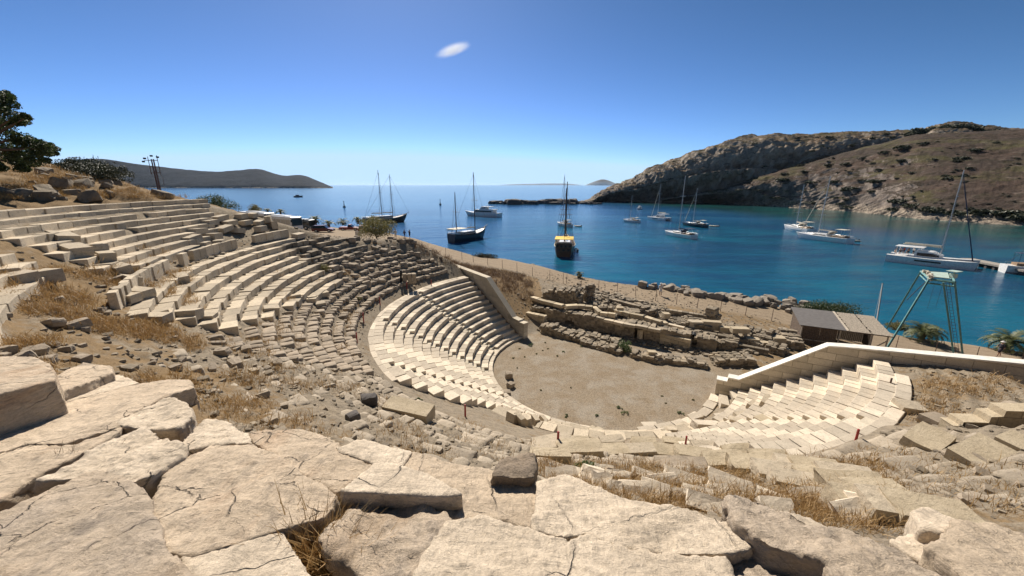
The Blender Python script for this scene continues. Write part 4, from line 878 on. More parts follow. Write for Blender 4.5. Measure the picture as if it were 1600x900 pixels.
line([(962, 483), (985, 489), (1006, 493)], 2.15, 1.1, .6, .5, M['cream'], 'step_course'); line([(1008, 494), (1034, 502)], 2.0, 1.3, .6, .45, M['cream'], 'step_course')
line([(1044, 505), (1070, 511)], 1.6, 1.6, .5, .35, M['seat'], 'step_course'); line([(1043, 512), (1076, 518)], 1.4, 1.6, .5, .35, M['seat'], 'step_course'); line([(1076, 514), (1145, 526)], 1.1, 1.6, .6, .35, M['ruin'], 'step_course')
rubble_wall(at(853, 470, 1.6), at(909, 478, 1.5), 1.75, 1.6, zb_=1.5); rubble_wall(at(917, 473, 1.4), at(926, 476, 1.4), 1.9, .8, zb_=1.4)
rubble_wall(at(838, 480, 1.5), at(903, 488, 1.5), .35, 1.6, zb_=1.4); rubble_wall(at(905, 487, 1.5), at(960, 497, 1.5), .3, 1.0, zb_=1.4)
rubble_wall(at(930, 486, 1.3), at(1000, 492, 1.2), .9, 1.2, zb_=1.0); 
ashwall(at(952, 475, 1.2), at(1000, 489, 1.1), .95, .6, 1.1, M['ruin'], .3, .5); rubble_wall(at(1000, 489, 1.0), at(1022, 496, 1.0), .8, 1.0, zb_=1.0)
ashwall(at(1045, 494, .9), at(1105, 505, .8), .95, .6, .8, M['ruin'], .32, .6); rubble_wall(at(1106, 505, .7), at(1119, 509, .7), 1.5, .8, zb_=.7)
rubble_wall(at(1035, 506, .8), at(1105, 515, .7), .75, 2.0, zb_=.7)
rubble_wall(g0(1075, 525, .6), g0(1150, 540, .4), .65, 1.8, zb_=.3); rubble_wall(at(1142, 514, .5), at(1214, 532, .3), .6, 1.2, zb_=.3); rubble_wall(at(1150, 520, .4), at(1205, 537, .2), .5, 1.2, zb_=.2)
rubble_wall(g0(1116, 563, .1), g0(1170, 565, .1), .55, 1.4); ashwall(g0(1143, 545), g0(1200, 556), .55, .5, .1, M['ruin'], .28, .9); rubble_wall(g0(1150, 535), g0(1225, 553), .5, 1.4)
rubble_wall(at(1225, 525, -.2), at(1240, 545, -.2), .7, 1.2)
ashwall(at(823, 502, .2), at(853, 511, 0), 1.1, .6, 0, M['cream'], .35, .6); ashwall(at(812, 485, .9), at(820, 487, .9), .7, .6, .9, M['cream'], .7, .6, name='pillar')
_nn = np.array([-Vd[1], Vd[0]]); mb = MB(); mb.prism([tuple(VA+_nn*.5-Vd*1.5), tuple(VB+_nn*.5), at(1150, 548, .3)[:2], at(1215, 530, .3)[:2], at(1118, 506, .6)[:2], at(1000, 484, .6)[:2], at(850, 462, .6)[:2]], -.2, [1.45, .85, .3, .25, .6, 1.0, 1.6]); child(mb, 'earth_fill', flat('ruin_earth', (.24, .185, .125), .95, 0, .3, 3, .8), SR)
mb = MB()
for i in range(1500):
    a = rnd.random(); q = rnd.random()**1.2*(13-7*a); p = VA+Vd*(a*VL*1.25-1)+_nn*(.3+q); z = max(gz(*p), (1.45-.6*a)*(1-q/26)) if a < .8 else gz(*p)
    s_ = rnd.choice([.12, .18, .25, .35, .5]); mb.block((p[0], p[1], z+s_*.15), (s_*1.3, s_, s_*.75), rotz(rnd.random()*6)@rotx(rnd.uniform(-.4, .4)), .25, .14, R3)
for i in range(500):
    a = rnd.random(); q = rnd.uniform(.6, 3.4)*(1 if a < .5 else .6); p = VA+Vd*(a*VL)-_nn*q; s_ = rnd.choice([.1, .16, .22, .32]); mb.block((p[0], p[1], s_*.2+gz(*p)), (s_*1.3, s_, s_*.75), rotz(rnd.random()*6)@rotx(rnd.uniform(-.4, .4)), .25, .14, R3)
o = child(mb, 'rubble_fill', M['ruin'], SR); o['kind'] = 'stuff'
for i, (u, v, z, s, rz, mt, lb) in enumerate([(1086, 511, 1.1, (1.5, .8, .7), -.1, 'seat', 'rounded pale drum like block on the stage ruin'), (1110, 515, .9, (1.9, .7, 1.0), -.2, 'cream', 'large yellowish block standing on edge on the stage ruin'), (1135, 519, .9, (1.5, .7, .6), -.25, 'cream', 'gable shaped stone right of the large yellowish block'), (1155, 519, 1.25, (1.7, .8, .5), -.1, 'cream', 'orange topped block raised on small piers at the right of the ruin'),
      (1040, 497, 1.6, (.7, .7, .6), .1, 'cream', 'small cube stone at the end of the cream step line'), (1036, 510, 1.3, (.8, .7, .5), .1, 'cream', 'low stone beneath the small cube stone'), (1175, 537, .4, (1.1, .7, .6), -.3, 'cream', 'rounded tan block below the orange topped block'), (1214, 536, .2, (1.2, .9, .7), -.1, 'cream', 'squared cream block at the right end of the ruin'), (1219, 549, 0, (1.4, .6, .4), -.3, 'seat', 'flat slab in front of the squared cream block'), (1193, 541, .2, (1.1, .6, .5), -.2, 'cream', 'low tan block between the rounded and the squared ones'),
      (1018, 556, .35, (.8, .6, .5), -.1, 'cream', 'pale block resting on the low front wall'), (1027, 561, .2, (.6, .5, .5), .5, 'seat', 'tilted stone beside the pale block on the front wall'), (968, 490, 1.6, (.8, .6, .8), -.1, 'cream', 'upright block at the bend of the cream steps')]):
    P = at(u, v, z); loose(0, 0, s, rz, lb, M[mt], P=P, sink=0, nz=.04)
for (u, v) in ((1148, 530), (1162, 532)): 
    P = at(u, v, .3); loose(0, 0, (.35, .4, .9), 0, 'small pier holding up the orange topped block', M['seat'], P=P, group='piers under the orange topped block', sink=.1, name='pier_stone')


# ================= VEGETATION
def leaves(mb, c, rad, n, size, shell=.55, squash=1, up=0):
    d = rng.normal(size=(n, 3)); d /= np.linalg.norm(d, axis=1, keepdims=True); r = shell+(1-shell)*rng.random(n)**.6
    P = np.array(c)+d*r[:, None]*np.array(rad)
    a = rng.normal(size=(n, 3)); a /= np.linalg.norm(a, axis=1, keepdims=True); b = np.cross(a, rng.normal(size=(n, 3))); b /= np.linalg.norm(b, axis=1, keepdims=True)
    if up: a[:, 2] += up; a /= np.linalg.norm(a, axis=1, keepdims=True)
    s = size*(.6+.8*rng.random(n))[:, None]; a = a*s; b = b*s*.45
    V = np.stack([P-a, P+b*.9, P+a, P-b*.9], 1).reshape(-1, 3); mb.add(V, np.arange(4*n).reshape(n, 4))
def crown(mb, c, rad, nclump, nleaf, size, cr=.38, seed=0, bottom=-.5):
    R = random.Random(seed)
    for i in range(nclump):
        while 1:
            p = [R.uniform(-1, 1) for _ in range(3)]
            if sum(q*q for q in p) < 1 and p[2] > bottom: break
        s = cr*R.uniform(.6, 1.25); leaves(mb, [c[k]+p[k]*rad[k]*.82 for k in range(3)], [rad[k]*s for k in range(3)], nleaf, size, .45)
def tree(P, h, rad, label, name='tree', cat='tree', mat='leaf', nclump=40, nleaf=220, size=.09, trunk_r=.16, seed=1, group=None, nlimb=5, cz=.62, bottom=-.7):
    t = empty(name, P, label, cat, group); mb = MB(); c = (P[0], P[1], P[2]+h*cz); R = random.Random(seed)
    mb.path([P, (P[0]+.1*h*R.uniform(-.5, .5), P[1], P[2]+h*.25), (P[0]+R.uniform(-.1, .1)*h, P[1], P[2]+h*.42)], [trunk_r*1.3, trunk_r, trunk_r*.8], 8)
    for k in range(nlimb):
        a = k*6.28/nlimb+R.random(); e = (c[0]+rad[0]*.7*math.cos(a), c[1]+rad[1]*.7*math.sin(a), c[2]+R.uniform(-.3, .5)*rad[2]); s = (P[0], P[1], P[2]+h*R.uniform(.22, .4)); m_ = tuple((s[i]+e[i])/2+R.uniform(-.1, .1)*rad[0] for i in range(3)); mb.path([s, m_, e], [trunk_r*.6, trunk_r*.4, trunk_r*.12], 6)
    child(mb, 'trunk', M['trunk'], t); mb = MB(); crown(mb, c, rad, nclump, nleaf, size, seed=seed, bottom=bottom); child(mb, 'crown', M[mat], t); return t
# big tree upper left: crown built from limbs reaching right
TP_ = atY(-60, 285, 27); tr = empty('tree', TP_, 'broad dark green tree leaning into the frame at the upper left', 'tree')
mb = MB(); mb.path([TP_, (TP_[0]+.6, TP_[1], TP_[2]+1.6), (TP_[0]+1.6, TP_[1], TP_[2]+3)], [.4, .32, .25], 8)
cl = [(10, 165, .9), (-10, 150, 1.0), (18, 185, .8), (32, 192, .6), (40, 184, .35), (5, 200, 1.2), (30, 215, .9), (48, 225, .8), (62, 232, .7), (76, 232, .55), (84, 240, .4), (55, 245, .8), (30, 240, 1.0), (5, 235, 1.3), (20, 255, .8), (45, 256, .6), (0, 262, .6), (-30, 190, 1.8), (-50, 230, 1.8), (-80, 180, 2.0), (-90, 240, 2.0), (68, 247, .45), (12, 152, .5), (-40, 150, 1.4), (80, 228, .3), (38, 262, .35)]
cw = [(atY(u, v, 27+rnd.uniform(-1.2, 1.2)), r) for u, v, r in cl]
for (p, r) in cw[::2]: mb.path([(TP_[0]+1.3, TP_[1], TP_[2]+2.4), tuple((p[i]+TP_[i]+(1, 0, 2)[i])/2 for i in range(3)), p], [.16, .1, .03], 6)
child(mb, 'trunk', M['trunk'], tr)
mb = MB()
for (p, r) in cw:
    for j in range(int(5+6*r)):
        d = np.array([rnd.gauss(0, 1) for _ in range(3)]); d /= np.linalg.norm(d); q = np.array(p)+d*r*.62*rnd.random()**.5; leaves(mb, q, (r*.42, r*.42, r*.33), 110, .085, .4)
child(mb, 'crown', M['leaf'], tr)
tree(at(590, 380, 5.1), 3.6*1.5, (3.9, 3.0, 2.3), 'olive green feathery tree beside the car park left of the three standing people', mat='leaf_olive', nclump=56, nleaf=120, size=.13, trunk_r=.13, seed=4, cz=.55)
def shrub(P, rad, label, mat='leaf', n=30, nl=110, size=.07, name='shrub', group=None, seed=0, stems=True, cat='shrub'):
    t = empty(name, P, label, cat, group); mb = MB(); crown(mb, (P[0], P[1], P[2]+rad[2]*.35), rad, n, nl, size, cr=.36, seed=seed, bottom=-.25); child(mb, 'foliage', M[mat], t)
    if stems:
        mb = MB(); R = random.Random(seed)
        for k in range(5): a = R.random()*6.28; mb.path([P, (P[0]+math.cos(a)*rad[0]*.5, P[1]+math.sin(a)*rad[1]*.5, P[2]+rad[2]*.7)], [.03, .012], 5)
        child(mb, 'stem', M['trunk'], t)
    return t
P = at(338, 330, 12.0); shrub(P, (3.6, 2.5, 1.9), 'dark green bush behind the right end of the top bank of seats', n=50, seed=11, size=.1)
P = at(400, 332, 9.5); shrub((P[0], P[1], P[2]), (1.5, 1.5, 1.5), 'round bright leaved bush against the sea left of the coaches', 'leaf_olive', n=26, seed=12, size=.1)
shrub(at(1292, 496, -1.2), (4.6, 2.2, 1.7), 'long dark evergreen hedge like bush between the shore boulders and the hut', n=110, nl=150, seed=13, size=.08)
shrub(at(1405, 515, -1.9), (1.6, 1.2, .8), 'low olive bush behind the tower leg and beside the palm', 'leaf_olive', n=26, seed=14, size=.08)
shrub(at(1455, 520, -2.2), (1.2, 1.0, .7), 'low olive bush under the right side of the nearer palm', 'leaf_olive', n=20, seed=15, size=.08)
shrub(at(757, 405, 2.5), (2.6, 1.0, .95), 'dark low bush on the bank below the blue hulled gulet', 'leaf_hill', n=36, seed=16, size=.1)
shrub(at(977, 550, 0), (.85, .7, 1.05), 'leafy green bush growing against the front wall of the stage ruin', 'leaf_green', n=26, nl=70, seed=17, size=.06)
shrub(onground(507, 424), (.5, .5, .5), 'small green bush among the seat rows at the ragged right end of the middle bank', 'leaf_olive', n=14, nl=60, seed=18, size=.05)
P = onground(655, 630); shrub(P, (.22, .22, .2), 'green tuft with dry stalks beside the fallen yellow block', 'leaf_green', n=10, nl=40, seed=19, size=.06, name='plant', cat='plant')
P = onground(914, 738); shrub(P, (.38, .3, .24), 'bright green weed in the dry grass at the left of the whitish shards', 'leaf_green', n=14, nl=50, seed=20, size=.05, name='plant', cat='plant')
P = onground(661, 477) if False else pol(20.5, -92, SL*11.2); shrub(P, (.25, .25, .25), 'small green tuft between the rubble footings left of the walkway', 'leaf_olive', n=8, nl=40, seed=21, size=.05, name='plant', cat='plant')
for i, (u, v) in enumerate([(150, 278), (165, 282), (120, 272), (138, 268)]):
    P = onground(u, v); shrub(P, (3.0, 2.2, 1.5), 'dark wind cut bush on the far slope right of the big tree', 'leaf_hill', n=36, seed=30+i, size=.1, group='bushes on the slope right of the big tree', stems=False)
i = 0
for (u, v, s) in [(968, 638, .25), (976, 646, .28), (1063, 647, .24), (884, 650, .2), (932, 650, .17), (830, 540, .28), (812, 545, .12), (838, 553, .12), (820, 558, .1), (848, 548, .1), (802, 560, .14), (870, 556, .14), (880, 550, .16), (856, 545, .1), (808, 575, .1), (908, 542, .16), (1034, 619, .1), (1083, 625, .1), (845, 610, .08), (892, 606, .07), (1040, 630, .08), (852, 536, .15), (800, 590, .1)]:
    P = at(u, v, .0); shrub(P, (s, s, s*.6), 'tiny green weed growing on the bare orchestra floor', 'leaf_green' if s > .15 else 'leaf_olive', n=5, nl=22, seed=40+i, size=.05, name='weed', cat='weed', group='weeds on the orchestra floor', stems=False); i += 1
# palms
def palm(P, h, L, label, n=26, seed=1, group=None, droop=1.0):
    t = empty('palm_tree', P, label, 'palm tree', group); R = random.Random(seed); mb = MB(); mb.path([P, (P[0], P[1], P[2]+h*.5), (P[0]+.05, P[1], P[2]+h)], [.32, .26, .3], 9)
    for k in range(14): a = k*2.4; z = P[2]+h*(.2+.8*k/14); mb.tube((P[0]+.22*math.cos(a), P[1]+.22*math.sin(a), z), (P[0]+.42*math.cos(a), P[1]+.42*math.sin(a), z+.22), .06, .03, 4)
    child(mb, 'trunk', M['trunk'], t); mb = MB(); top = np.array([P[0], P[1], P[2]+h])
    for k in range(n):
        a = k*2.399; e0 = R.uniform(.15, 1.35); l = L*R.uniform(.75, 1.1); d = np.array([math.cos(a), math.sin(a), 0]); pts = []
        p = top.copy(); e = e0
        for s in range(9): pts.append(p.copy()); p = p+(d*math.cos(e)+np.array([0, 0, math.sin(e)]))*l/8; e -= .19*droop+.03*s*droop
        for s in range(8): mb.tube(pts[s], pts[s+1], .022*(1-s/9), .02*(1-(s+1)/9), 3)
        side = np.array([-d[1], d[0], 0])
        for s in range(1, 27):
            f = s/27*8; i0 = int(f); q = pts[i0]*(1-(f-i0))+pts[i0+1]*(f-i0); tg = pts[i0+1]-pts[i0]; tg /= np.linalg.norm(tg); ll = l*.18*math.sin(math.pi*min(1, .12+f/8*.88))+.06
            for sg in (-1, 1):
                e_ = q+side*sg*ll*.8+tg*ll*.55+np.array([0, 0, -.12*ll+R.uniform(-.04, .05)]); w = tg*.034*L/2
                mb.add([q-w, q+w, e_+w*.3, e_-w*.3], [[0, 1, 2, 3]])
    child(mb, 'fronds', M['frond'], t); return t
palm(at(1440, 530, -2.2), .8, 2.7, 'nearer palm with arching fronds standing just inside the tower legs', 34, 1)
palm(at(1572, 548, -2.8), 1.1, 2.9, 'palm at the right edge of the frame beside the walking person', 34, 2)
palm(at(905, 434, 1.45), .5, 1.1, 'tiny young palm on the edge of the bank right of the yellow covered gulet', 20, 3)
for i, (u, v, z, h, L, lb) in enumerate([(494, 354, 5.5, 1.6, 2.5, 'palm left of the first maroon car with a clear round head'), (514, 356, 5.5, .9, 2.3, 'short palm right behind the first maroon car'), (536, 352, 5.5, .8, 2.4, 'low palm between the two maroon cars'), (560, 350, 5.5, 1.2, 2.4, 'palm half hidden behind the feathery olive tree'), (440, 343, 5.5, 2.3, 2.2, 'palm top showing over the roof of the front coach'), (420, 341, 5.5, 2.3, 2.0, 'palm top showing over the rear coach')]):
    palm(at(u, v, z), h, L, lb, 22, 10+i)
# scrub on the far hillside: individual bushes, low detail, shared meshes
protos = []
for k in range(5):
    mb = MB(); crown(mb, (0, 0, .3), (1.3, 1, .62), 16, 26, .20, cr=.42, seed=70+k, bottom=-.3); o = mb.build('hill_bush', M['leaf_hill'], base=(0, 0, 0)); protos.append(o)
def hillpt(G, u, v):
    d = np.array(ray(u, v)); dn = d/np.linalg.norm(d); Q = G.reshape(-1, 3)-np.array([0, 0, EYE]); t = Q@dn; off = np.linalg.norm(Q-t[:, None]*dn, axis=1); c = np.where(off < np.maximum(1.5, t*.006))[0]
    if len(c) == 0: return None
    return G.reshape(-1, 3)[c[np.argmin(t[c])]]
big = [(1220, 278, 8), (1267, 281, 8), (1300, 281, 7), (1316, 297, 6), (1325, 294, 8), (1355, 300, 4), (1303, 305, 4), (1402, 312, 9), (1420, 318, 8), (1395, 324, 6), (1450, 325, 8), (1465, 328, 8), (1500, 330, 9), (1540, 330, 10), (1575, 330, 10), (1598, 336, 9), (1263, 316, 6), (1310, 318, 6), (1325, 320, 6), (1205, 313, 6), (1380, 235, 7), (1345, 243, 5), (1405, 228, 8), (1440, 220, 6), (1525, 231, 7), (1360, 252, 3), (1365, 281, 7), (1370, 262, 5), (1405, 248, 6), (1500, 243, 5), (1180, 300, 6), (1145, 308, 5), (1150, 298, 5), (1225, 268, 5), (1258, 264, 6), (1290, 256, 7), (1320, 252, 6), (1150, 316, 5), (1120, 316, 5)]
hb = []; first = set()
def put_bush(P, s, label, group, flat_=1):
    k = rnd.randrange(5); o = protos[k]
    if k in first: o = copy_tree(o)
    first.add(k); o.location = (P[0], P[1], P[2]-s*.08); o.rotation_euler = (0, 0, rnd.random()*6.28); o.scale = (s, s, s*flat_); tag(o, label, 'shrub', group)
for (u, v, s) in big:
    P = hillpt(G2, u, v)
    if P is not None: put_bush(P, s*rnd.uniform(.5, .8), 'large dark green clump of scrub on the brown hillside across the bay', 'large scrub clumps on the hillside', .55)
for i in range(165):
    u = rnd.uniform(1120, 1600); v = rnd.uniform(215, 345); P = hillpt(G2, u, v)
    if P is not None and P[2] > 1: put_bush(P, rnd.choice([.5, .7, .9, 1.2, 1.6, 2.4]), 'small dark bush dotted on the brown hillside across the bay', 'small bushes on the hillside', .6)
for i in range(80):
    u = rnd.uniform(970, 1440); v = rnd.uniform(205, 300); P = hillpt(G1, u, v)
    if P is not None and P[2] > 4: put_bush(P, rnd.uniform(1.3, 3.2) if v < 240 else rnd.uniform(1.0, 1.8), 'dark bush clinging to the limestone headland', 'bushes on the headland', .8)
for i in range(30):
    u = 1412+i*4.5; v = float(np.interp(u, [1412, 1440, 1480, 1500, 1545], [212, 204, 199, 199, 206]))+rnd.uniform(1, 8); P = atY(u, v, 408)
    if P is not None: put_bush(P, rnd.uniform(5, 8), 'big dark bush crowning the summit of the headland', 'bushes crowning the summit', .7)
# dry grass tufts
def grass(pts, name, label, mat, hgt=.22, n=26, spread=.09):
    mb = MB()
    for (P, s) in pts:
        m = int(n*rnd.uniform(.6, 1.2)); a = rng.random(m)*6.28; r = rng.random(m)**.5*spread*s; L = hgt*s*(.5+rng.random(m)*.8); lean = rng.normal(size=(m, 2))*.6
        B = np.c_[P[0]+r*np.cos(a), P[1]+r*np.sin(a), np.full(m, P[2]-.02)]; T = B+np.c_[lean*L[:, None], L]; w = np.c_[np.cos(a*3), np.sin(a*3), np.zeros(m)]*(.0022*s+.0011*math.hypot(P[0], P[1])**.5)
        Mi = (B*.45+T*.55)+np.c_[lean*L[:, None]*-.12, L*.06]
        V = np.stack([B-w, B+w, Mi+w*.8, Mi-w*.8, T+w*.15, T-w*.15], 1).reshape(-1, 3); b = np.arange(m)*6
        mb.add(V, np.concatenate([np.c_[b, b+1, b+2, b+3], np.c_[b+3, b+2, b+4, b+5]]))
    return tag(mb.build(name, M[mat], recenter=False), label, kind='stuff')
def in_slab_gap():
    out = []
    for (u, v, s, k) in [(470, 850, 1.5, 16), (500, 880, 1.6, 20), (455, 820, 1.3, 10), (530, 895, 1.5, 14), (490, 800, 1.1, 10), (520, 780, .9, 10), (560, 775, .8, 8), (235, 770, 1.0, 12), (243, 790, 1.0, 8), (110, 742, .8, 9), (60, 765, .7, 8), (20, 785, .7, 8), (220, 745, .6, 6), (310, 862, .7, 6), (360, 848, .7, 7), (400, 838, .6, 5), (1350, 850, .5, 5), (850, 742, .5, 6), (620, 776, .5, 5), (240, 600, .8, 8), (305, 600, .8, 8)]:
        for j in range(k):
            uu = u+rnd.gauss(0, 14); vv = v+rnd.gauss(0, 9); P = onground(uu, vv); out.append((P, s*rnd.uniform(.6, 1.1)))
    return out
grass(in_slab_gap(), 'dry_grass', 'golden dry grass growing in the clefts between the big slabs', 'straw', .17, 22, .07)
pts = []
for (u0, u1, v0, v1, n) in [(0, 300, 420, 600, 1700), (120, 300, 380, 450, 90), (200, 430, 500, 640, 260), (840, 1400, 722, 800, 900), (300, 840, 600, 720, 260), (1200, 1600, 690, 800, 110), (420, 560, 420, 640, 160), (0, 280, 262, 312, 700), (1380, 1600, 590, 660, 160), (1180, 1420, 780, 830, 200)]:
    for i in range(n):
        u = rnd.uniform(u0, u1); v = rnd.uniform(v0, v1); d = ray(u, v)
        pts.append((u, v))
U = np.array(pts); D = np.stack([np.array(ray(u, v)) for u, v in U]); T = np.exp(np.linspace(math.log(1.5), math.log(110), 1200))
hit = np.zeros(len(U), int); done = np.zeros(len(U), bool)
for i in range(0, 1200, 100):
    t = T[i:i+100]; X = D[:, None, :]*t[None, :, None]; g = ground(X[..., 0], X[..., 1]); be = (X[..., 2]+EYE) < g; anyb = be.any(1)&~done; hit[anyb] = i+be[anyb].argmax(1); done |= anyb
P3 = D*T[hit][:, None]; P3[:, 2] += EYE; P3 = P3[done]; P3[:, 2] = ground(P3[:, 0], P3[:, 1])
fb = fbm(P3[:, 0]*.6, P3[:, 1]*.6, 3)+.25*((np.abs(P3[:, 0]-6) < 8) & (P3[:, 1] < 11)); sel = [(tuple(p), rnd.uniform(.7, 1.5)*(1+.02*math.hypot(p[0], p[1]))) for p, f in zip(P3, fb) if f > .44 and terr_w(np.array([p[0]]), np.array([p[1]]))[0] < .5 and np.hypot(p[0]-CX, p[1]-CY) > 19.4]
grass(sel, 'dry_grass', 'dry golden grass tufts over the slopes', 'straw', .12, 34, .26)
pts = []
for i in range(900):
    x = rnd.uniform(-14, 3); y = rnd.uniform(46, 60)
    if shore_d(x, y) < -9.3: pts.append(((x, y, gz(x, y)), rnd.uniform(1.2, 2.4)))
grass(pts, 'dry_grass', 'brown dry grass on the bank between the left wall and the shore track', 'straw_dark', .28, 18, .25)
# dead stalks in front
def stalks(u, v, n, h, label, spreadx=.06, lean=(.25, 0)):
    P = onground(u, v); mb = MB()
    for i in range(n):
        b = (P[0]+rnd.gauss(0, spreadx), P[1]+rnd.gauss(0, .03), P[2]-.02); L = h*rnd.uniform(.5, 1.1); dx = lean[0]*L+rnd.gauss(0, .12*L); dy = lean[1]*L+rnd.gauss(0, .1*L)
        m_ = (b[0]+dx*.4, b[1]+dy*.5, b[2]+L*.5); e = (b[0]+dx, b[1]+dy, b[2]+L); mb.path([b, m_, e], [.0035, .0025, .001], 4)
        for j in range(3): f = rnd.uniform(.4, .9); q = tuple(b[k]*(1-f)+e[k]*f for k in range(3)); mb.tube(q, (q[0]+rnd.gauss(0, .05), q[1]+rnd.gauss(0, .03), q[2]+L*.14), .0016, .0006, 3)
    tag(mb.build('dead_stalks', M['straw_dark']), label, 'dead weed')
stalks(112, 738, 14, .36, 'taller dead brown stalks leaning right above the cleft behind the grey foreground slab', .07)
stalks(155, 745, 10, .30, 'dead brown stalks just right of the taller ones in front of the white broken slab', .05, (.45, 0))
stalks(22, 788, 8, .16, 'short dead stalks at the left edge of the cleft', .02, (-.1, 0))
stalks(738, 800, 4, .22, 'bare twig standing on the wide pale slab', .03, (.1, 0)); stalks(1062, 850, 9, .14, 'grey green stalks in the joint of the biggest cream slab', .02, (0, 0))
stalks(645, 610, 6, .4, 'thin dry stalks above the green tuft by the fallen yellow block', .08, (0, 0))
# thorny dead shrub left slope & shore boulders
for i, (u0, v0) in enumerate([(1004, 447), (1017, 450), (1022, 448), (1037, 448), (1045, 452), (1050, 449), (1058, 453), (1064, 456), (1070, 452), (1075, 456), (1082, 456), (1088, 461), (1072, 460), (1093, 463), (1098, 458), (1104, 463), (1110, 464), (1116, 462), (1122, 466), (1130, 466), (1128, 462), (1137, 466), (1144, 470), (1148, 466), (1152, 472), (1160, 470), (1166, 474), (1166, 468), (1174, 470), (1180, 474), (1186, 473), (1192, 470), (1196, 474), (1202, 470), (1208, 478), (1214, 474), (1222, 480), (1228, 474), (1233, 478), (1238, 472), (1240, 482), (1246, 478), (1250, 486), (1256, 476), (1232, 486), (1244, 488), (1254, 482), (1230, 480), (1237, 468), (1258, 486)]):
    z = float(np.interp(u0, [1000, 1100, 1180, 1260], [.8, .3, -.2, -.8])); boulder(at(u0, v0+1, z), rnd.choice([.7, .9, 1.1, 1.4]), M['boulder'], 'pale boulder in the line heaped along the outer edge of the shore track', 'boulders along the shore track', .2, .75)
for i in range(20):
    u = rnd.uniform(1490, 1600) if i % 2 else rnd.uniform(700, 900); P = at(u, 0, 0) if False else None
    x = rnd.uniform(40, 66) if i % 2 else rnd.uniform(-14, 12); y = float(np.interp(x, _bx, _by))+rnd.uniform(-.5, 2.5); boulder((x, y, gz(x, y)), rnd.choice([.4, .6, .9]), M['ruin'], 'dark wet stone at the foot of the bank along the waterline', 'stones on the waterline bank')
# ================= BOATS
def hull_secs(L, B, H, bow=1.25, stern=.75, full=.55, rake=.08, n=13, draft=.35, sheer=.25):
    secs = []
    for i in range(n):
        t = i/(n-1); x = -L/2+L*t; w = B/2*(stern+(1-stern)*math.sin(min(1, t/.5)*math.pi/2)) if t < .5 else B/2*max(.03, 1-((t-.5)/.5)**2.2)
        z = H*(1+sheer*(2*t-1)**2*(1.4 if t > .5 else .5)); xr = rake*L*max(0, t-.6)/.4; k = max(0, (t-.6)/.4)
        secs.append([(x+xr, -w, z), (x+xr*.6, -w*(.97-.15*k), z*.5), (x, -w*(.85-.3*k), .0), (x, -w*.5*(1-k*.6), -draft), (x, 0, -draft*1.3), (x, w*.5*(1-k*.6), -draft), (x, w*(.85-.3*k), .0), (x+xr*.6, w*(.97-.15*k), z*.5), (x+xr, w, z), (x+xr, 0, z+.05), (x+xr, -w, z)])
    return secs
def loc_child(mb, name, mat, par, smooth_=False): return mb.build(name, mat, par, base=(0, 0, 0), smooth_=smooth_)
def between(bow, stern): 
    b = np.array(at(*bow, SEA)); s = np.array(at(*stern, SEA)); L = np.linalg.norm(b-s); c = (b+s)/2; return (c[0], c[1], SEA), math.atan2(b[1]-s[1], b[0]-s[0]), L
def rig(par, x, zb, zt, r, mat, spread=(), shroud=0, L=10, bow=None, aft=None, genoa=None, B=3):
    mb = MB(); mb.tube((x, 0, zb), (x-.01*(zt-zb), 0, zt), r, r*.6, 8); m_ = loc_child(mb, 'mast', mat, par)
    sp = MB()
    for f in spread: z = zb+(zt-zb)*f; sp.tube((x, -B*.32, z), (x, B*.32, z), r*.35, n=5)
    if spread: sp.build('spreaders', mat, m_, base=(0, 0, 0))
    rb = MB(); w = .018+.00012*math.hypot(par.location[0], par.location[1])
    if bow: rb.tube((x-.1, 0, zt*.97), bow, w, n=4)
    if aft: rb.tube((x-.1, 0, zt*.98), aft, w, n=4)
    for s in range(shroud):
        for sg in (-1, 1): rb.tube((x, 0, zb+(zt-zb)*(.95-.3*s)), (x-.4*s, sg*B*.46, zb*.8), w*.8, n=4)
    loc_child(rb, 'rigging', M['galv'] if mat != M['spar'] else M['spar'], par)
    if genoa: g = MB(); a = np.array((x-.1, 0, zt*.93)); b = np.array(bow); g.tube(a*.96+b*.04, a*.05+b*.95, .05, .14, 6); loc_child(g, 'furled_sail', M['canvas'], par)
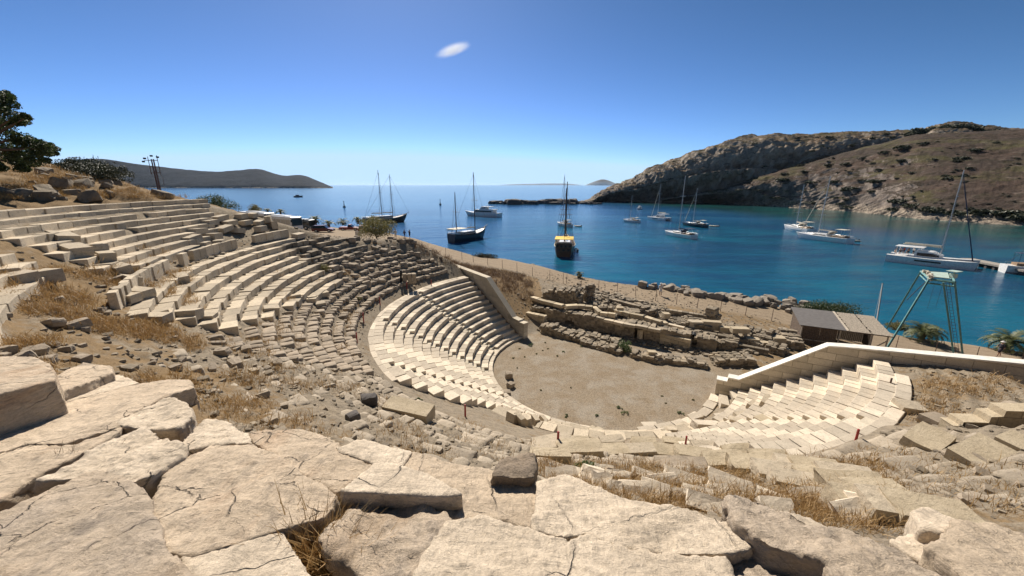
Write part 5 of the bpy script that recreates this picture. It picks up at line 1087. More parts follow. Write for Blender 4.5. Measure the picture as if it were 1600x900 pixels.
def yacht(bow, stern, label, mast_h, hull='white', mast_f=.1, boom='canvas', bimini='canvas', L=None, genoa=True, people=0, group=None, B=None):
    c, a, l = between(bow, stern); L = L or l; B = B or L*.29; t = empty('sailing_yacht', c, label, 'sailing yacht', group); H = L*.095
    mb = MB(); mb.loft(hull_secs(L, B, H, stern=.8, sheer=.12)); h = loc_child(mb, 'hull', M[hull], t)
    mb = MB(); mb.loft([[(p[0]*1.002, p[1]*1.012, z) for p, z in ((s[2], .12), (s[1], .30))]+[(s[1][0], s[1][1]*.9, .30), (s[2][0], s[2][1]*.9, .12)] for s in hull_secs(L, B, H, stern=.8, sheer=.12)], cap=False); mb.build('stripe', M['navy'], h, base=(0, 0, 0))
    mb = MB(); mb.prism([(-L*.12, -B*.3), (L*.22, -B*.16), (L*.27, 0), (L*.22, B*.16), (-L*.12, B*.3)], H*1.0, H+L*.04); cb = loc_child(mb, 'cabin', M['white'], t)
    mb = MB()
    for sg in (-1, 1): mb.prism([(-L*.08, sg*B*.29), (L*.2, sg*B*.175), (L*.2, sg*B*.19), (-L*.08, sg*B*.305)][::sg], H+L*.012, H+L*.030)
    mb.build('window', M['glass_dark'], cb, base=(0, 0, 0))
    mb = MB(); mb.block((-L*.30, 0, H+L*.02), (L*.24, B*.55, L*.03), nodes=CH); loc_child(mb, 'cockpit', M['teak'], t)
    x = L*mast_f; rig(t, x, H, mast_h, .014*L*.6+.03, M['alu'], (.35, .65), 2, L, (L*.5, 0, H*1.2), (-L*.49, 0, H), genoa, B)
    mb = MB(); mb.tube((x-.1, 0, H+L*.10), (x-L*.36, 0, H+L*.10), .08, n=6); bo = loc_child(mb, 'boom', M['alu'], t)
    mb = MB(); mb.tube((x-.15, 0, H+L*.115), (x-L*.34, 0, H+L*.112), .22, .14, 6); mb.build('sail_cover', M[boom], bo, base=(0, 0, 0))
    mb = MB(); mb.block((-L*.33, 0, H+L*.155), (L*.18, B*.62, .07), nodes=CH)
    for sx in (-.25, -.41):
        for sg in (-1, 1): mb.tube((L*sx, sg*B*.3, H), (L*sx, sg*B*.29, H+L*.155), .03, n=4)
    loc_child(mb, 'bimini', M[bimini], t); mb = MB(); mb.loft([[(-L*.10, y*B*.3, H+L*.04), (-L*.13, y*B*.28, H+L*.10), (-L*.18, y*B*.28, H+L*.10), (-L*.18, y*B*.3, H+L*.09), (-L*.10, y*B*.3, H+L*.03)] for y in (-1, 0, 1)]); loc_child(mb, 'sprayhood', M[bimini], t)
    mb = MB()
    for sg in (-1, 1):
        for k in range(9): xx = -L*.46+L*.92*k/8; w = B*.5*(.82 if k < 3 else 1-max(0, (k-4)/4.2)**2.2); mb.tube((xx, sg*w*.94, H), (xx, sg*w*.94, H+.65), .02, n=4)
        mb.path([(-L*.46+L*.92*k/8, sg*B*.5*.94*(.82 if k < 3 else 1-max(0, (k-4)/4.2)**2.2), H+.65) for k in range(9)], .018, 4)
    loc_child(mb, 'guard_rail', M['alu'], t); t.rotation_euler = (0, 0, a); return t
def gulet(bow, stern, label, masts, hull, awn=None, L=None, B=None, H=None, tarp=None, house=True):
    c, a, l = between(bow, stern); L = L or l; B = B or L*.27; H = H or L*.085; t = empty('gulet', c, label, 'wooden boat')
    S_ = hull_secs(L*.9, B, H, stern=.72, sheer=.55, rake=.10); mb = MB(); mb.loft(S_); h = loc_child(mb, 'hull', M[hull], t)
    mb = MB()
    for sg in (0, 8): mb.path([(s[sg][0], s[sg][1]*1.01, s[sg][2]+.05) for s in S_], .11, 5)
    mb.build('rubbing_strake', M['brown_hull' if hull != 'brown_hull' else 'canvas'], h, base=(0, 0, 0))
    mb = MB(); mb.tube((L*.45, 0, H*1.6), (L*.60, 0, H*2.15), .16, .09, 6); mb.tube((L*.60, 0, H*2.1), (L*.46, 0, .5), .03, n=4); loc_child(mb, 'bowsprit', M['spar'], t)
    mb = MB(); mb.block((-L*.02, 0, H+L*.035), (L*.36, B*.52, L*.05), bev=.1); mb.block((-L*.36, 0, H+L*.03), (L*.16, B*.62, L*.05), bev=.1); dh = loc_child(mb, 'deckhouse', M['white'], t)
    mb = MB(); mb.block((-L*.02, 0, H+L*.036), (L*.34, B*.525, L*.018), bev=.02); mb.build('window', M['glass_dark'], dh, base=(0, 0, 0))
    mb = MB(); mb.block((0, 0, H+.06), (L*.76, B*.74, .1)); loc_child(mb, 'deck', M['teak'], t)
    if awn:
        mb = MB(); z = H+L*.13; mb.block((-L*.28, 0, z), (L*.34, B*.86, .12)); 
        for sx in (-.44, -.28, -.12):
            for sg in (-1, 1): mb.tube((L*sx, sg*B*.36, H), (L*sx, sg*B*.4, z), .05, n=4)
        loc_child(mb, 'awning', M[awn], t)
    for (f, zt) in masts:
        rig(t, L*f, H, zt, .19, M['spar'], (.55,), 3, L, (L*.59, 0, H*2.1) if f > .1 else None, (-L*.44, 0, H*1.3), False, B)
        mb = MB(); mb.tube((L*f-.2, 0, H+L*.11), (L*(f-.24), 0, H+L*.12), .12, n=6); mb.tube((L*f-.3, 0, H+L*.12), (L*(f-.22), 0, H+L*.128), .22, .15, 6); loc_child(mb, 'boom', M['canvas'], t)
    mb = MB()
    for sg in (-1, 1):
        for k in range(12): s = S_[k]; mb.tube((s[0][0], sg*abs(s[0][1])*.97, s[0][2]), (s[0][0], sg*abs(s[0][1])*.97, s[0][2]+.8), .035, n=4)
        mb.path([(s[0][0], sg*abs(s[0][1])*.97, s[0][2]+.8) for s in S_[:12]], .04, 4)
    loc_child(mb, 'railing', M['teak'], t); t.rotation_euler = (0, 0, a); return t, L, B, H
def dinghy(P, rz, L, label, mat='canvas', motor=True):
    t = empty('dinghy', (P[0], P[1], SEA), label, 'dinghy'); mb = MB(); w = L*.22; mb.path([(-L*.5, -w, .25), (L*.2, -w, .28), (L*.42, -w*.55, .36), (L*.5, 0, .42), (L*.42, w*.55, .36), (L*.2, w, .28), (-L*.5, w, .25)], L*.062, 7); loc_child(mb, 'tube', M[mat], t, True)
    mb = MB(); mb.prism([(-L*.45, -w), (L*.3, -w*.8), (L*.3, w*.8), (-L*.45, w)], .05, .16); loc_child(mb, 'floor', M['white'], t)
    if motor: mb = MB(); mb.block((-L*.52, 0, .62), (.35, .3, .45)); mb.block((-L*.52, 0, .2), (.12, .1, .8)); loc_child(mb, 'outboard_motor', M['glass_dark'], t)
    t.rotation_euler = (0, 0, rz); return t
def motor_yacht(bow, stern, label, L=None, H=None, group=None):
    c, a, l = between(bow, stern); L = L or l; B = L*.26; H = H or L*.09; t = empty('motor_yacht', c, label, 'motor yacht'); S_ = hull_secs(L, B, H, stern=.9, sheer=.35, rake=.08); mb = MB(); mb.loft(S_); loc_child(mb, 'hull', M['white'], t)
    z = H*1.0
    def deck(x0, x1, w0, w1, z0, z1, nm, mat='white', slope=.04): mb = MB(); mb.loft([[(x0, -w0, z0), (x0, -w0*.95, z1), (x0, w0*.95, z1), (x0, w0, z0), (x0, -w0, z0)], [(x1-slope*L*.2, -w1, z0), (x1-slope*L, -w1*.9, z1), (x1-slope*L, w1*.9, z1), (x1-slope*L*.2, w1, z0), (x1-slope*L*.2, -w1, z0)]]); return loc_child(mb, nm, M[mat], t)
    deck(-L*.34, L*.26, B*.42, B*.30, z, z+L*.085, 'saloon'); deck(-L*.32, L*.235, B*.425, B*.32, z+L*.03, z+L*.065, 'window', 'glass_dark')
    deck(-L*.38, L*.10, B*.42, B*.32, z+L*.085, z+L*.10, 'upper_deck'); deck(-L*.12, L*.07, B*.32, B*.26, z+L*.10, z+L*.15, 'flybridge'); deck(-L*.11, L*.05, B*.325, B*.265, z+L*.12, z+L*.14, 'window', 'glass_dark')
    deck(-L*.28, L*.04, B*.36, B*.30, z+L*.155, z+L*.165, 'hardtop')
    mb = MB(); mb.tube((-L*.12, -B*.2, z+L*.16), (-L*.15, 0, z+L*.22), .08, n=5); mb.tube((-L*.12, B*.2, z+L*.16), (-L*.15, 0, z+L*.22), .08, n=5); mb.tube((-L*.15, 0, z+L*.2), (-L*.15, 0, z+L*.30), .04, n=4); loc_child(mb, 'radar_arch', M['white'], t); t.rotation_euler = (0, 0, a); return t
def catamaran(bow, stern, label, mast_h, L=None, cover='canvas', people=0, genoa='navy'):
    c, a, l = between(bow, stern); L = L or l; B = L*.42; t = empty('catamaran', c, label, 'catamaran'); H = L*.115
    for sg in (-1, 1):
        mb = MB(); mb.loft([[(p[0], p[1]+sg*B*.38, p[2]) for p in s] for s in hull_secs(L, L*.15, H, stern=.7, sheer=.1, rake=.02)]); h = loc_child(mb, 'hull', M['white'], t)
        mb = MB(); mb.block((0, sg*(B*.38+L*.0755), H*.62), (L*.3, .05, H*.2)); mb.build('window', M['glass_dark'], h, base=(0, 0, 0))
    mb = MB(); mb.prism([(-L*.42, -B*.36), (L*.15, -B*.36), (L*.15, B*.36), (-L*.42, B*.36)], H*.55, H*1.0); loc_child(mb, 'bridge_deck', M['white'], t)
    mb = MB(); mb.loft([[(x, -w, H), (x, -w*.9, z), (x, w*.9, z), (x, w, H), (x, -w, H)] for x, w, z in ((-L*.18, B*.34, H+L*.10), (L*.02, B*.33, H+L*.10), (L*.13, B*.25, H+L*.05))]); cb = loc_child(mb, 'saloon', M['white'], t)
    mb = MB(); mb.loft([[(x, -w, H+L*.03), (x, -w*.96, H+L*.03+dz), (x, w*.96, H+L*.03+dz), (x, w, H+L*.03), (x, -w, H+L*.03)] for x, w, dz in ((-L*.15, B*.343, L*.045), (L*.02, B*.338, L*.045), (L*.10, B*.285, L*.02))]); mb.build('window', M['glass_dark'], cb, base=(0, 0, 0))
    mb = MB(); mb.block((-L*.26, 0, H+L*.15), (L*.34, B*.62, .12), bev=.05)
    for sx in (-.40, -.14):
        for sg in (-1, 1): mb.tube((L*sx, sg*B*.3, H), (L*sx, sg*B*.3, H+L*.15), .05, n=4)
    loc_child(mb, 'hardtop', M['white'], t)
    mb = MB(); mb.prism([(L*.16, -B*.34), (L*.44, -B*.34), (L*.44, B*.34), (L*.16, B*.34)], H*.9, H*.93); mb.tube((L*.45, -B*.38, H*.95), (L*.45, B*.38, H*.95), .12, n=6); loc_child(mb, 'trampoline', M['galv'], t)
    x = L*.10; rig(t, x, H+L*.06, mast_h, .12, M['alu'], (.4, .7), 2, L, (L*.45, 0, H), None, False, B); 
    g = MB(); g.tube((x, 0, mast_h*.93), (L*.45, 0, H+.2), .06, .14, 6); loc_child(g, 'furled_sail', M[genoa], t)
    mb = MB(); mb.tube((x-.1, 0, H+L*.175), (x-L*.46, 0, H+L*.19), .12, n=6); mb.tube((x-.2, 0, H+L*.19), (x-L*.44, 0, H+L*.205), .30, .2, 6); loc_child(mb, 'boom', M[cover], t)
    t.rotation_euler = (0, 0, a); return t
def local(t, p):
    a = t.rotation_euler[2]; return (t.location[0]+p[0]*math.cos(a)-p[1]*math.sin(a), t.location[1]+p[0]*math.sin(a)+p[1]*math.cos(a), t.location[2]+p[2])
g1, L1, B1, H1 = gulet((634, 346), (566, 351), 'two masted dark schooner showing its bow past the feathery olive tree', [(.20, 25.5), (-.05, 27.5)], 'brown_hull', None, H=2.4)
g2, L2, B2, H2 = gulet((757, 371), (702, 379.5), 'blue black two masted gulet with a cream stern awning nearest the left bank', [(.22, 24.5), (-.30, 17.5)], 'dark_hull', 'canvas', H=2.3, B=5.6)
g3, L3, B3, H3 = gulet((884, 385), (880, 403), 'brown gulet seen from astern with yellow covers, in the middle of the bay', [(.20, 21), (-.12, 19)], 'brown_hull', 'yellow', L=21, B=6.2, H=2.3)
mb = MB(); mb.block((-L3*.42, 0, H3+.9), (2.2, B3*.74, 1.5), bev=.15); mb.block((-L3*.455, 0, H3-.4), (.3, B3*.6, 1.3), bev=.1); loc_child(mb, 'stern_cabin', M['brown_hull'], g3)
mb = MB()
for y in (-.28, -.09, .1, .28): mb.block((-L3*.528+.35, y*B3, H3+1.0), (.1, .55, .55))
for y in (-.22, 0, .22): mb.block((-L3*.473, y*B3, H3-.25), (.1, .7, .45))
loc_child(mb, 'window', M['glass_dark'], g3)
dinghy(at(899, 392, SEA), 1.3, 3.6, 'dark dinghy with an outboard hanging off the right quarter of the brown gulet', 'cloth_dark')
motor_yacht((731, 337), (781, 339.5), 'long white motor yacht behind the blue black gulet', H=2.3)
yacht((867, 350), (897, 356), 'small white yacht directly behind the brown gulet', 25, 'white', L=13, genoa=False); dinghy(at(903, 354, SEA), 2.9, 3.6, 'grey dinghy trailing from the white yacht behind the brown gulet')
yacht((973, 345.5), (1001, 348.5), 'small white yacht left of the others under the cliff, with a bare short mast', 14.5, genoa=False, L=11)
motor_yacht((991, 329), (1005, 326), 'small white motor cruiser moored close under the cliff', L=11)
catamaran((1014, 342), (1046, 345.5), 'white catamaran under the cliff with a pale furled sail slanting up its forestay', 20.5, L=14, genoa='canvas')
yacht((1036, 365.5), (1091, 375), 'white sailing yacht with a navy sail cover, the largest of those below the cliff', 23.5, boom='navy', bimini='navy', L=15.5, mast_f=.05, genoa=False)
yacht((1069, 352), (1103, 356), 'dark hulled yacht with cream covers right of the largest white one', 18.5, 'dark_hull', L=13.5, boom='canvas'); dinghy(at(1116, 354, SEA), 2.9, 4.2, 'white tender floating alone right of the dark hulled yacht')
yacht((1220, 356), (1277, 366), 'white yacht with a cream bimini, the farther of the pair off the brown hillside', 20, L=18, bimini='canvas', genoa=False)
yacht((1255, 371.5), (1320, 380), 'white yacht with a long bare mast, the nearer of the pair off the brown hillside', 23, L=18.5, mast_f=.12); dinghy(at(1330, 377, SEA), 2.9, 4.5, 'white dinghy tied behind the nearer yacht of the pair')
cat = catamaran((1512, 420), (1396, 407), 'big white catamaran crowded with people at the end of the low jetty', 23.5, genoa='navy', L=15.8)
yacht((1740, 438), (1588, 427), 'white yacht cut by the right edge of the frame beyond the low jetty', 21, L=19, boom='navy', bimini='navy', B=4.0)
# jetty
J0 = at(1508, 411, SEA); J1 = at(1572, 424, SEA); jt = empty('jetty', J0, 'low concrete jetty joining the big catamaran and the yacht at the right edge', 'jetty'); d = np.array(J1[:2])-np.array(J0[:2]); Lj = np.linalg.norm(d); ang = math.atan2(d[1], d[0]); d /= Lj
mb = MB(); mb.block((*(np.array(J0[:2])+d*Lj*.75), SEA+1.1), (Lj*1.5, 3.0, .45), rotz(ang)); child(mb, 'deck', M['concrete'], jt)
for k in range(8): mb = MB(); p = np.array(J0[:2])+d*Lj*1.5*(k+.5)/8; mb.block((*p, SEA), (.6, 2.6, 2.2), rotz(ang)); child(mb, 'pier', M['dark_rock'], jt)
# buoys, small distant boat
for (u, v, lb, s) in [(538, 324, 'small dark buoy floating left of the schooner masts', 1.0), (688, 320, 'small dark buoy between the schooner and the blue black gulet', 1.0)]:
    P = at(u, v, SEA); t = empty('buoy', P, lb, 'buoy'); mb = MB(); mb.tube(P, (P[0], P[1], P[2]+1.2), 1.3, 1.1, 10); child(mb, 'float', M['glass_dark'], t); mb = MB(); mb.tube((P[0], P[1], P[2]+1.2), (P[0], P[1], P[2]+5), .5, .15, 6); mb.block((P[0], P[1], P[2]+5.2), (.8, .8, .8)); child(mb, 'topmark', M['glass_dark'], t)
P = at(466, 308, SEA); t = empty('motor_boat', P, 'tiny dark motor boat far out on the open sea', 'boat'); mb = MB(); mb.loft([[(q[0]+P[0], q[1]+P[1], q[2]+P[2]) for q in s] for s in hull_secs(14, 4, 2)]); child(mb, 'hull', M['dark_hull'], t); mb = MB(); mb.block((P[0]-1, P[1], P[2]+2.8), (5, 3, 2)); child(mb, 'cabin', M['dark_hull'], t)
# ================= PEOPLE
def person(P, rz, h, label, shirt='cloth_white', legs='cloth_dark', pose='stand', group=None, hat=None, name='person'):
    t = empty(name, P, label, 'person', group); k = h/1.75; sw = .16 if pose == 'walk' else .02; sit = pose == 'sit'
    V = {}; 
    if sit: hip = .5; V = dict(pel=(0, 0, hip), ch=(0, -.03, hip+.42), nk=(0, -.02, hip+.58), hd=(0, .02, hip+.70), hd2=(0, .02, hip+.80), lk=(-.11, .42, hip+.02), lf=(-.11, .44, .06), lt=(-.11, .58, .03), rk_=(.11, .42, hip+.02), rf=(.11, .44, .06), rt=(.11, .58, .03), ls=(-.19, -.02, hip+.5), le=(-.26, .08, hip+.26), lh=(-.2, .28, hip+.14), rs=(.19, -.02, hip+.5), re=(.26, .08, hip+.26), rh=(.2, .28, hip+.14))
    else: V = dict(pel=(0, 0, .95), ch=(0, 0, 1.28), nk=(0, 0, 1.48), hd=(0, .02, 1.60), hd2=(0, .02, 1.69), lk=(-.10, sw+.02, .5), lf=(-.10, sw*1.4, .07), lt=(-.10, sw*1.4+.16, .03), rk_=(.10, -sw*.4, .5), rf=(.10, -sw*1.6, .09), rt=(.10, -sw*1.6+.16, .03), ls=(-.19, 0, 1.42), le=(-.25, -sw*.6, 1.14), lh=(-.24, -sw*.6+.1, .9), rs=(.19, 0, 1.42), re=(.25, sw*.6, 1.14), rh=(.24, sw*.7+.12, .92))
    if pose == 'photo': V['le'] = (-.24, .22, 1.28); V['lh'] = (-.06, .3, 1.52); V['re'] = (.24, .22, 1.28); V['rh'] = (.06, .3, 1.52)
    rad = dict(pel=.15, ch=.16, nk=.06, hd=.10, hd2=.085, lk=.065, lf=.045, lt=.035, rk_=.065, rf=.045, rt=.035, ls=.07, le=.045, lh=.035, rs=.07, re=.045, rh=.035)
    E_ = [('pel', 'ch'), ('ch', 'nk'), ('nk', 'hd'), ('hd', 'hd2'), ('pel', 'lk'), ('lk', 'lf'), ('lf', 'lt'), ('pel', 'rk_'), ('rk_', 'rf'), ('rf', 'rt'), ('ch', 'ls'), ('ls', 'le'), ('le', 'lh'), ('ch', 'rs'), ('rs', 're'), ('re', 'rh')]
    ks = list(V); me = bpy.data.meshes.new('body'); me.from_pydata([tuple(q*k for q in V[n]) for n in ks], [(ks.index(a), ks.index(b)) for a, b in E_], []); me.materials.append(M['skin'])
    o = bpy.data.objects.new('body', me); COL.objects.link(o); o.parent = t; sk = o.modifiers.new('skin', 'SKIN'); sk.use_smooth_shade = True
    for i, n in enumerate(ks): me.skin_vertices[0].data[i].radius = (rad[n]*k,)*2; me.skin_vertices[0].data[i].use_root = n == 'pel'
    ss = o.modifiers.new('s', 'SUBSURF'); ss.levels = ss.render_levels = 1
    def cl(segs, nm, mat, ex=.02):
        mb = MB()
        for pth in segs:
            for a, b in zip(pth, pth[1:]): mb.tube(tuple(q*k for q in (V[a] if isinstance(a, str) else a)), tuple(q*k for q in (V[b] if isinstance(b, str) else b)), (rad.get(a, .08) if isinstance(a, str) else .08)*k+ex, (rad.get(b, .08) if isinstance(b, str) else .08)*k+ex, 8)
        return loc_child(mb, nm, M[mat], t, True)
    cl([('pel', 'ch'), ('ch', 'ls', 'le'), ('ch', 'rs', 're')], 'shirt', shirt); cl([('pel', 'lk'), ('pel', 'rk_')], 'shorts', legs, .03)
    mb = MB(); x, y, z = (q*k for q in V['hd2']); mb.block((x, y-.025, z+.02), (.22*k, .23*k, .17*k), None, .9, 0, R4); loc_child(mb, 'hair' if not hat else 'hat', M[hat or 'hair'], t, True)
    if hat: mb = MB(); mb.tube((x, y, z), (x, y, z+.02), .21, .2, 12); loc_child(mb, 'hat_brim', M[hat], t)
    t.rotation_euler = (0, 0, rz); return t
def onz(u, v, z): P = at(u, v, z); return (P[0], P[1], gz(P[0], P[1]))
person(onz(618.5, 374, 5.0), .5, 2.0, 'person in pale clothes standing by the tree, leftmost of the three on the shore track', 'cloth_white', 'cloth_white')
person(onz(632.5, 373, 4.95), -.4, 1.75, 'middle one of the three people on the shore track, slight and bare legged', 'cloth_blue', 'cloth_blue', 'walk')
person(onz(640.5, 373, 4.9), 2.0, 1.8, 'rightmost of the three people on the shore track, dark top and arm raised', 'cloth_dark', 'cloth_dark', 'photo')
person(onz(1031.5, 461, .8), 2.9, 1.85, 'person in a white shirt and hat facing the theatre from beside the shore boulders', 'cloth_white', 'cloth_white', 'stand', hat='cloth_white')
person(onz(1560, 557, -2.6), 1.4, 1.8, 'person in dark clothes and a pale cap walking by the palm at the right edge', 'cloth_dark', 'cloth_dark', 'walk', hat='cloth_white')
person(onz(480, 357, 5.6), 0, 1.75, 'person standing in front of the dark van in the car park', 'cloth_blue', 'cloth_dark')
for i, (x, y, z, c_) in enumerate([(-6.9, -2.0, 2.0, 'cloth_dark'), (-6.1, -2.6, 2.0, 'cloth_white'), (-5.4, -1.6, 2.0, 'car_red2'), (-4.6, -2.4, 2.0, 'cloth_blue'), (-3.6, -2.2, 2.0, 'cloth_white'), (-5.8, 0.4, 2.0, 'cloth_dark'), (-4.4, -.6, 2.0, 'skin'), (-6.6, 1.4, 2.0, 'skin')]):
    P = local(cat, (x, -y, z)); person(P, rnd.random()*6, 1.7, 'person sitting on the stern deck of the big catamaran', c_, 'cloth_dark', 'sit' if i % 2 else 'stand', 'people on the big catamaran')
# ================= VEHICLES
def wheels(t, xs, w, r, n=2):
    for x in xs:
        for sg in (-1, 1):
            mb = MB(); mb.tube((x, sg*(w/2-.22), r), (x, sg*(w/2+.01), r), r, r, 14); o = loc_child(mb, 'wheel', M['tyre'], t); mb = MB(); mb.tube((x, sg*(w/2-.1), r), (x, sg*(w/2+.025), r), r*.6, r*.58, 10); mb.build('rim', M['alu'], o, base=(0, 0, 0))
def car(P, rz, label, mat, L=4.5, Wd=1.85, H=1.62, pickup=False):
    t = empty('parked_car', P, label, 'car'); mb = MB(); h1 = H*.58
    prof = [(-L/2, .38), (-L/2, h1*.98), (-L*.46, h1*1.02), (L*.22, h1), (L*.46, h1*.78), (L/2, h1*.62), (L/2, .34), (L*.4, .28), (-L*.45, .28)]
    V = [(x, sg*Wd/2*(1 if z < h1*.9 else .95), z) for sg in (-1, 1) for x, z in prof]; n = len(prof)
    mb.polys(V, [[i, (i+1) % n, n+(i+1) % n, n+i] for i in range(n)]+[list(range(n))[::-1], list(range(n, 2*n))]); loc_child(mb, 'body', M[mat], t)
    a0, a1 = (-.08, .2) if pickup else (-.45, .24)
    def cabin(g, nm, m_, z0, z1):
        mb = MB(); q = [(L*a0-g, z0), (L*(a0+.05), z1), (L*(a1-.14), z1), (L*a1+g, z0)]; V = [(x, sg*Wd/2*(.93 if z == z0 else .80)+sg*g, z) for sg in (-1, 1) for x, z in q]; mb.polys(V, [[i, (i+1) % 4, 4+(i+1) % 4, 4+i] for i in range(4)]+[[3, 2, 1, 0], [4, 5, 6, 7]]); return loc_child(mb, nm, M[m_], t)
    cabin(0, 'window', 'glass_dark', h1*.98, H*.94); mb = MB(); mb.block(((L*(a0+.05)+L*(a1-.14))/2, 0, H*.955), (L*(a1-a0-.17), Wd*.80, .07)); loc_child(mb, 'roof', M[mat], t)
    for sg in (-1, 1):
        mb = MB(); mb.block((L*.485, sg*Wd*.36, h1*.72), (.12, .34, .16)); loc_child(mb, 'headlight', M['white'], t); mb = MB(); mb.block((-L*.495, sg*Wd*.38, h1*.75), (.08, .25, .22)); loc_child(mb, 'tail_light', M['red'], t)
    mb = MB(); mb.block((L*.495, 0, .42), (.12, Wd*.92, .2)); mb.block((-L*.495, 0, .42), (.12, Wd*.92, .2)); loc_child(mb, 'bumper', M['tyre'], t); wheels(t, (-L*.3, L*.31), Wd, .35); t.rotation_euler = (0, 0, rz); return t
def bus(P, rz, label, mat='white', L=12, Wd=2.5, H=3.35, win='glass_dark'):
    t = empty('coach', P, label, 'coach'); mb = MB(); mb.block((0, 0, H/2+.17), (L, Wd, H-.34), bev=.16); loc_child(mb, 'body', M[mat], t)
    for sg in (-1, 1):
        for k in range(6): mb = MB(); mb.block((-L*.42+k*L*.155+.4, sg*(Wd/2+.005), H*.66), (L*.145, .04, H*.3), bev=.01); loc_child(mb, 'window', M[win], t)
    mb = MB(); mb.block((L/2+.005, 0, H*.66), (.06, Wd*.92, H*.46), bev=.02); loc_child(mb, 'windscreen', M['glass_dark'], t)
    mb = MB(); mb.block((0, 0, H+.08), (L*.5, Wd*.6, .22), bev=.06); loc_child(mb, 'roof_unit', M['white'], t)
    for sg in (-1, 1): mb = MB(); mb.block((L/2+.01, sg*Wd*.38, .75), (.06, .4, .22)); loc_child(mb, 'headlight', M['alu'], t); mb = MB(); mb.block((L/2+.25, sg*(Wd/2+.12), H*.75), (.15, .2, .5)); loc_child(mb, 'mirror', M['tyre'], t)
    wheels(t, (-L*.28, L*.3), Wd, .5); t.rotation_euler = (0, 0, rz); return t
def gp(u, v, z): return onz(u, v, z)
car(gp(506, 363, 5.6), .15, 'maroon car parked in the open part of the car park right of the coaches', 'car_red')
car(gp(547, 356, 5.5), .05, 'brighter red pickup parked right behind the low palm', 'car_red2', pickup=True, L=5.0)
car(gp(575, 360, 5.4), .3, 'red car half hidden behind the feathery olive tree', 'car_red2')
bus(gp(443, 362, 5.7), -.55, 'white coach with a black windscreen, the front one in the car park', win='canvas')
bus(gp(404, 358, 5.8), -.55, 'white coach parked behind the front one, mostly hidden by the piled blocks')
bus(gp(474, 356, 5.6), -.3, 'dark van parked right of the front coach', 'dark_hull', L=6.0, H=2.5, Wd=2.1)
P = gp(561, 375, 5.4); t = empty('notice_board', P, 'blank white notice board left of the feathery olive tree', 'sign'); mb = MB(); mb.block((P[0], P[1], P[2]+.9), (1.3, .08, 1.0)); child(mb, 'board', M['cloth_white'], t)
for sg in (-1, 1): mb = MB(); mb.tube((P[0]+sg*.5, P[1]+.06, P[2]), (P[0]+sg*.5, P[1]+.06, P[2]+1.3), .04, n=6); child(mb, 'leg', M['galv'], t)
# ================= HUT, TOWER, POLES, FENCE
def hut():
    FL = np.array([31.3, 38.9]); FR = np.array([37.6, 35.8]); d = (FR-FL)/np.linalg.norm(FR-FL); n = np.array([-d[1], d[0]]); Wd = np.linalg.norm(FR-FL); D = 5.0; zg = -1.2; ang = math.atan2(d[1], d[0])
    t = empty('wooden_hut', (*FL, zg), 'grey plank hut with a felt and slatted roof behind the white topped wall', 'hut')
    p = lambda s, q, z: (*(FL+d*s+n*q), z)
    zf = lambda q: 1.5+.35*q/D
    mb = MB(); 
    for k in range(int(Wd*.45/.16)): mb.block(p(.08+k*.16, .0, (zg+zf(0))/2-.05), (.145, .03+.01*rnd.random(), zf(0)-zg-.1), rotz(ang))
    for k in range(int(D/.16)): mb.block(p(0.0, .08+k*.16, (zg+zf(0))/2), (.03, .145, zf(0)-zg), rotz(ang))
    for k in range(int(Wd/.16)): mb.block(p(.08+k*.16, D, (zg+zf(D))/2-.05), (.145, .03, zf(D)-zg-.1), rotz(ang))
    for k in range(int(D*.5/.16)): mb.block(p(Wd-.3, D*.5+k*.16, (zg+zf(0))/2), (.03, .145, zf(0)-zg), rotz(ang))
    child(mb, 'plank_wall', M['wood'], t)
    mb = MB()
    for s in (0, Wd*.46, Wd*.82, Wd): mb.tube(p(s, -.02, zg), p(s, -.02, zf(0)), .07, n=6)
    for s in (0, Wd): mb.tube(p(s, D, zg), p(s, D, zf(D)), .07, n=6)
    mb.tube(p(Wd*.46, -.05, .55), p(Wd*.82, -.05, .1), .05, n=5); mb.tube(p(0, -.06, -.1), p(Wd*.46, -.06, -.1), .05, n=5); mb.tube(p(Wd*.46, -.05, .1), p(Wd*.6, -.05, -.6), .05, n=5); mb.tube(p(Wd*.85, 0, -.2), p(Wd, 0, .9), .06, n=5); mb.tube(p(Wd*.5, 0, zf(0)-.12), p(Wd, 0, zf(0)-.12), .05, n=5)
    child(mb, 'post_frame', M['wood_pale'], t)
    def slab_(s0, s1, q0, q1, h0, h1, nm, mt, par=t, zo=0):
        mb = MB(); V = [p(s, q, zf(q)+zo+h) for s in (s0, s1) for q in (q0, q1) for h in (h0, h1)]; mb.polys(V, [[0, 1, 3, 2], [4, 6, 7, 5], [0, 4, 5, 1], [2, 3, 7, 6], [1, 5, 7, 3], [0, 2, 6, 4]]); return mb
    o = child(slab_(-.3, Wd*.52, -.35, D+.3, 0, .06, '', 0), 'roof', M['felt'], t)
    mb = MB(); k = 0; q = -.3
    while q < D+.25:
        for (s0, s1) in ((Wd*.55, Wd*.8), (Wd*.8, Wd+.3)):
            a = slab_(s0+rnd.uniform(0, .2), s1-rnd.uniform(0, .05), q, q+.11, .02, .05, '', 0); mb.v += [v for v in a.v]; mb.poly += [[i+mb.n for i in f] for f in a.poly]; mb.pm += a.pm; mb.n += a.n
        q += .17
    child(mb, 'roof_slats', M['wood_pale'], t)
    mb = MB(); a = slab_(Wd*.52, Wd*.55, -.35, D+.3, 0, .09, '', 0); child(a, 'roof_batten', M['wood_pale'], t)
    mb = MB()
    for q in (-.3, D*.5, D+.25): mb.tube(p(Wd*.52, q, zf(q)-.03), p(Wd+.3, q, zf(q)-.03), .04, n=5)
    child(mb, 'rafters', M['wood'], t)
hut()
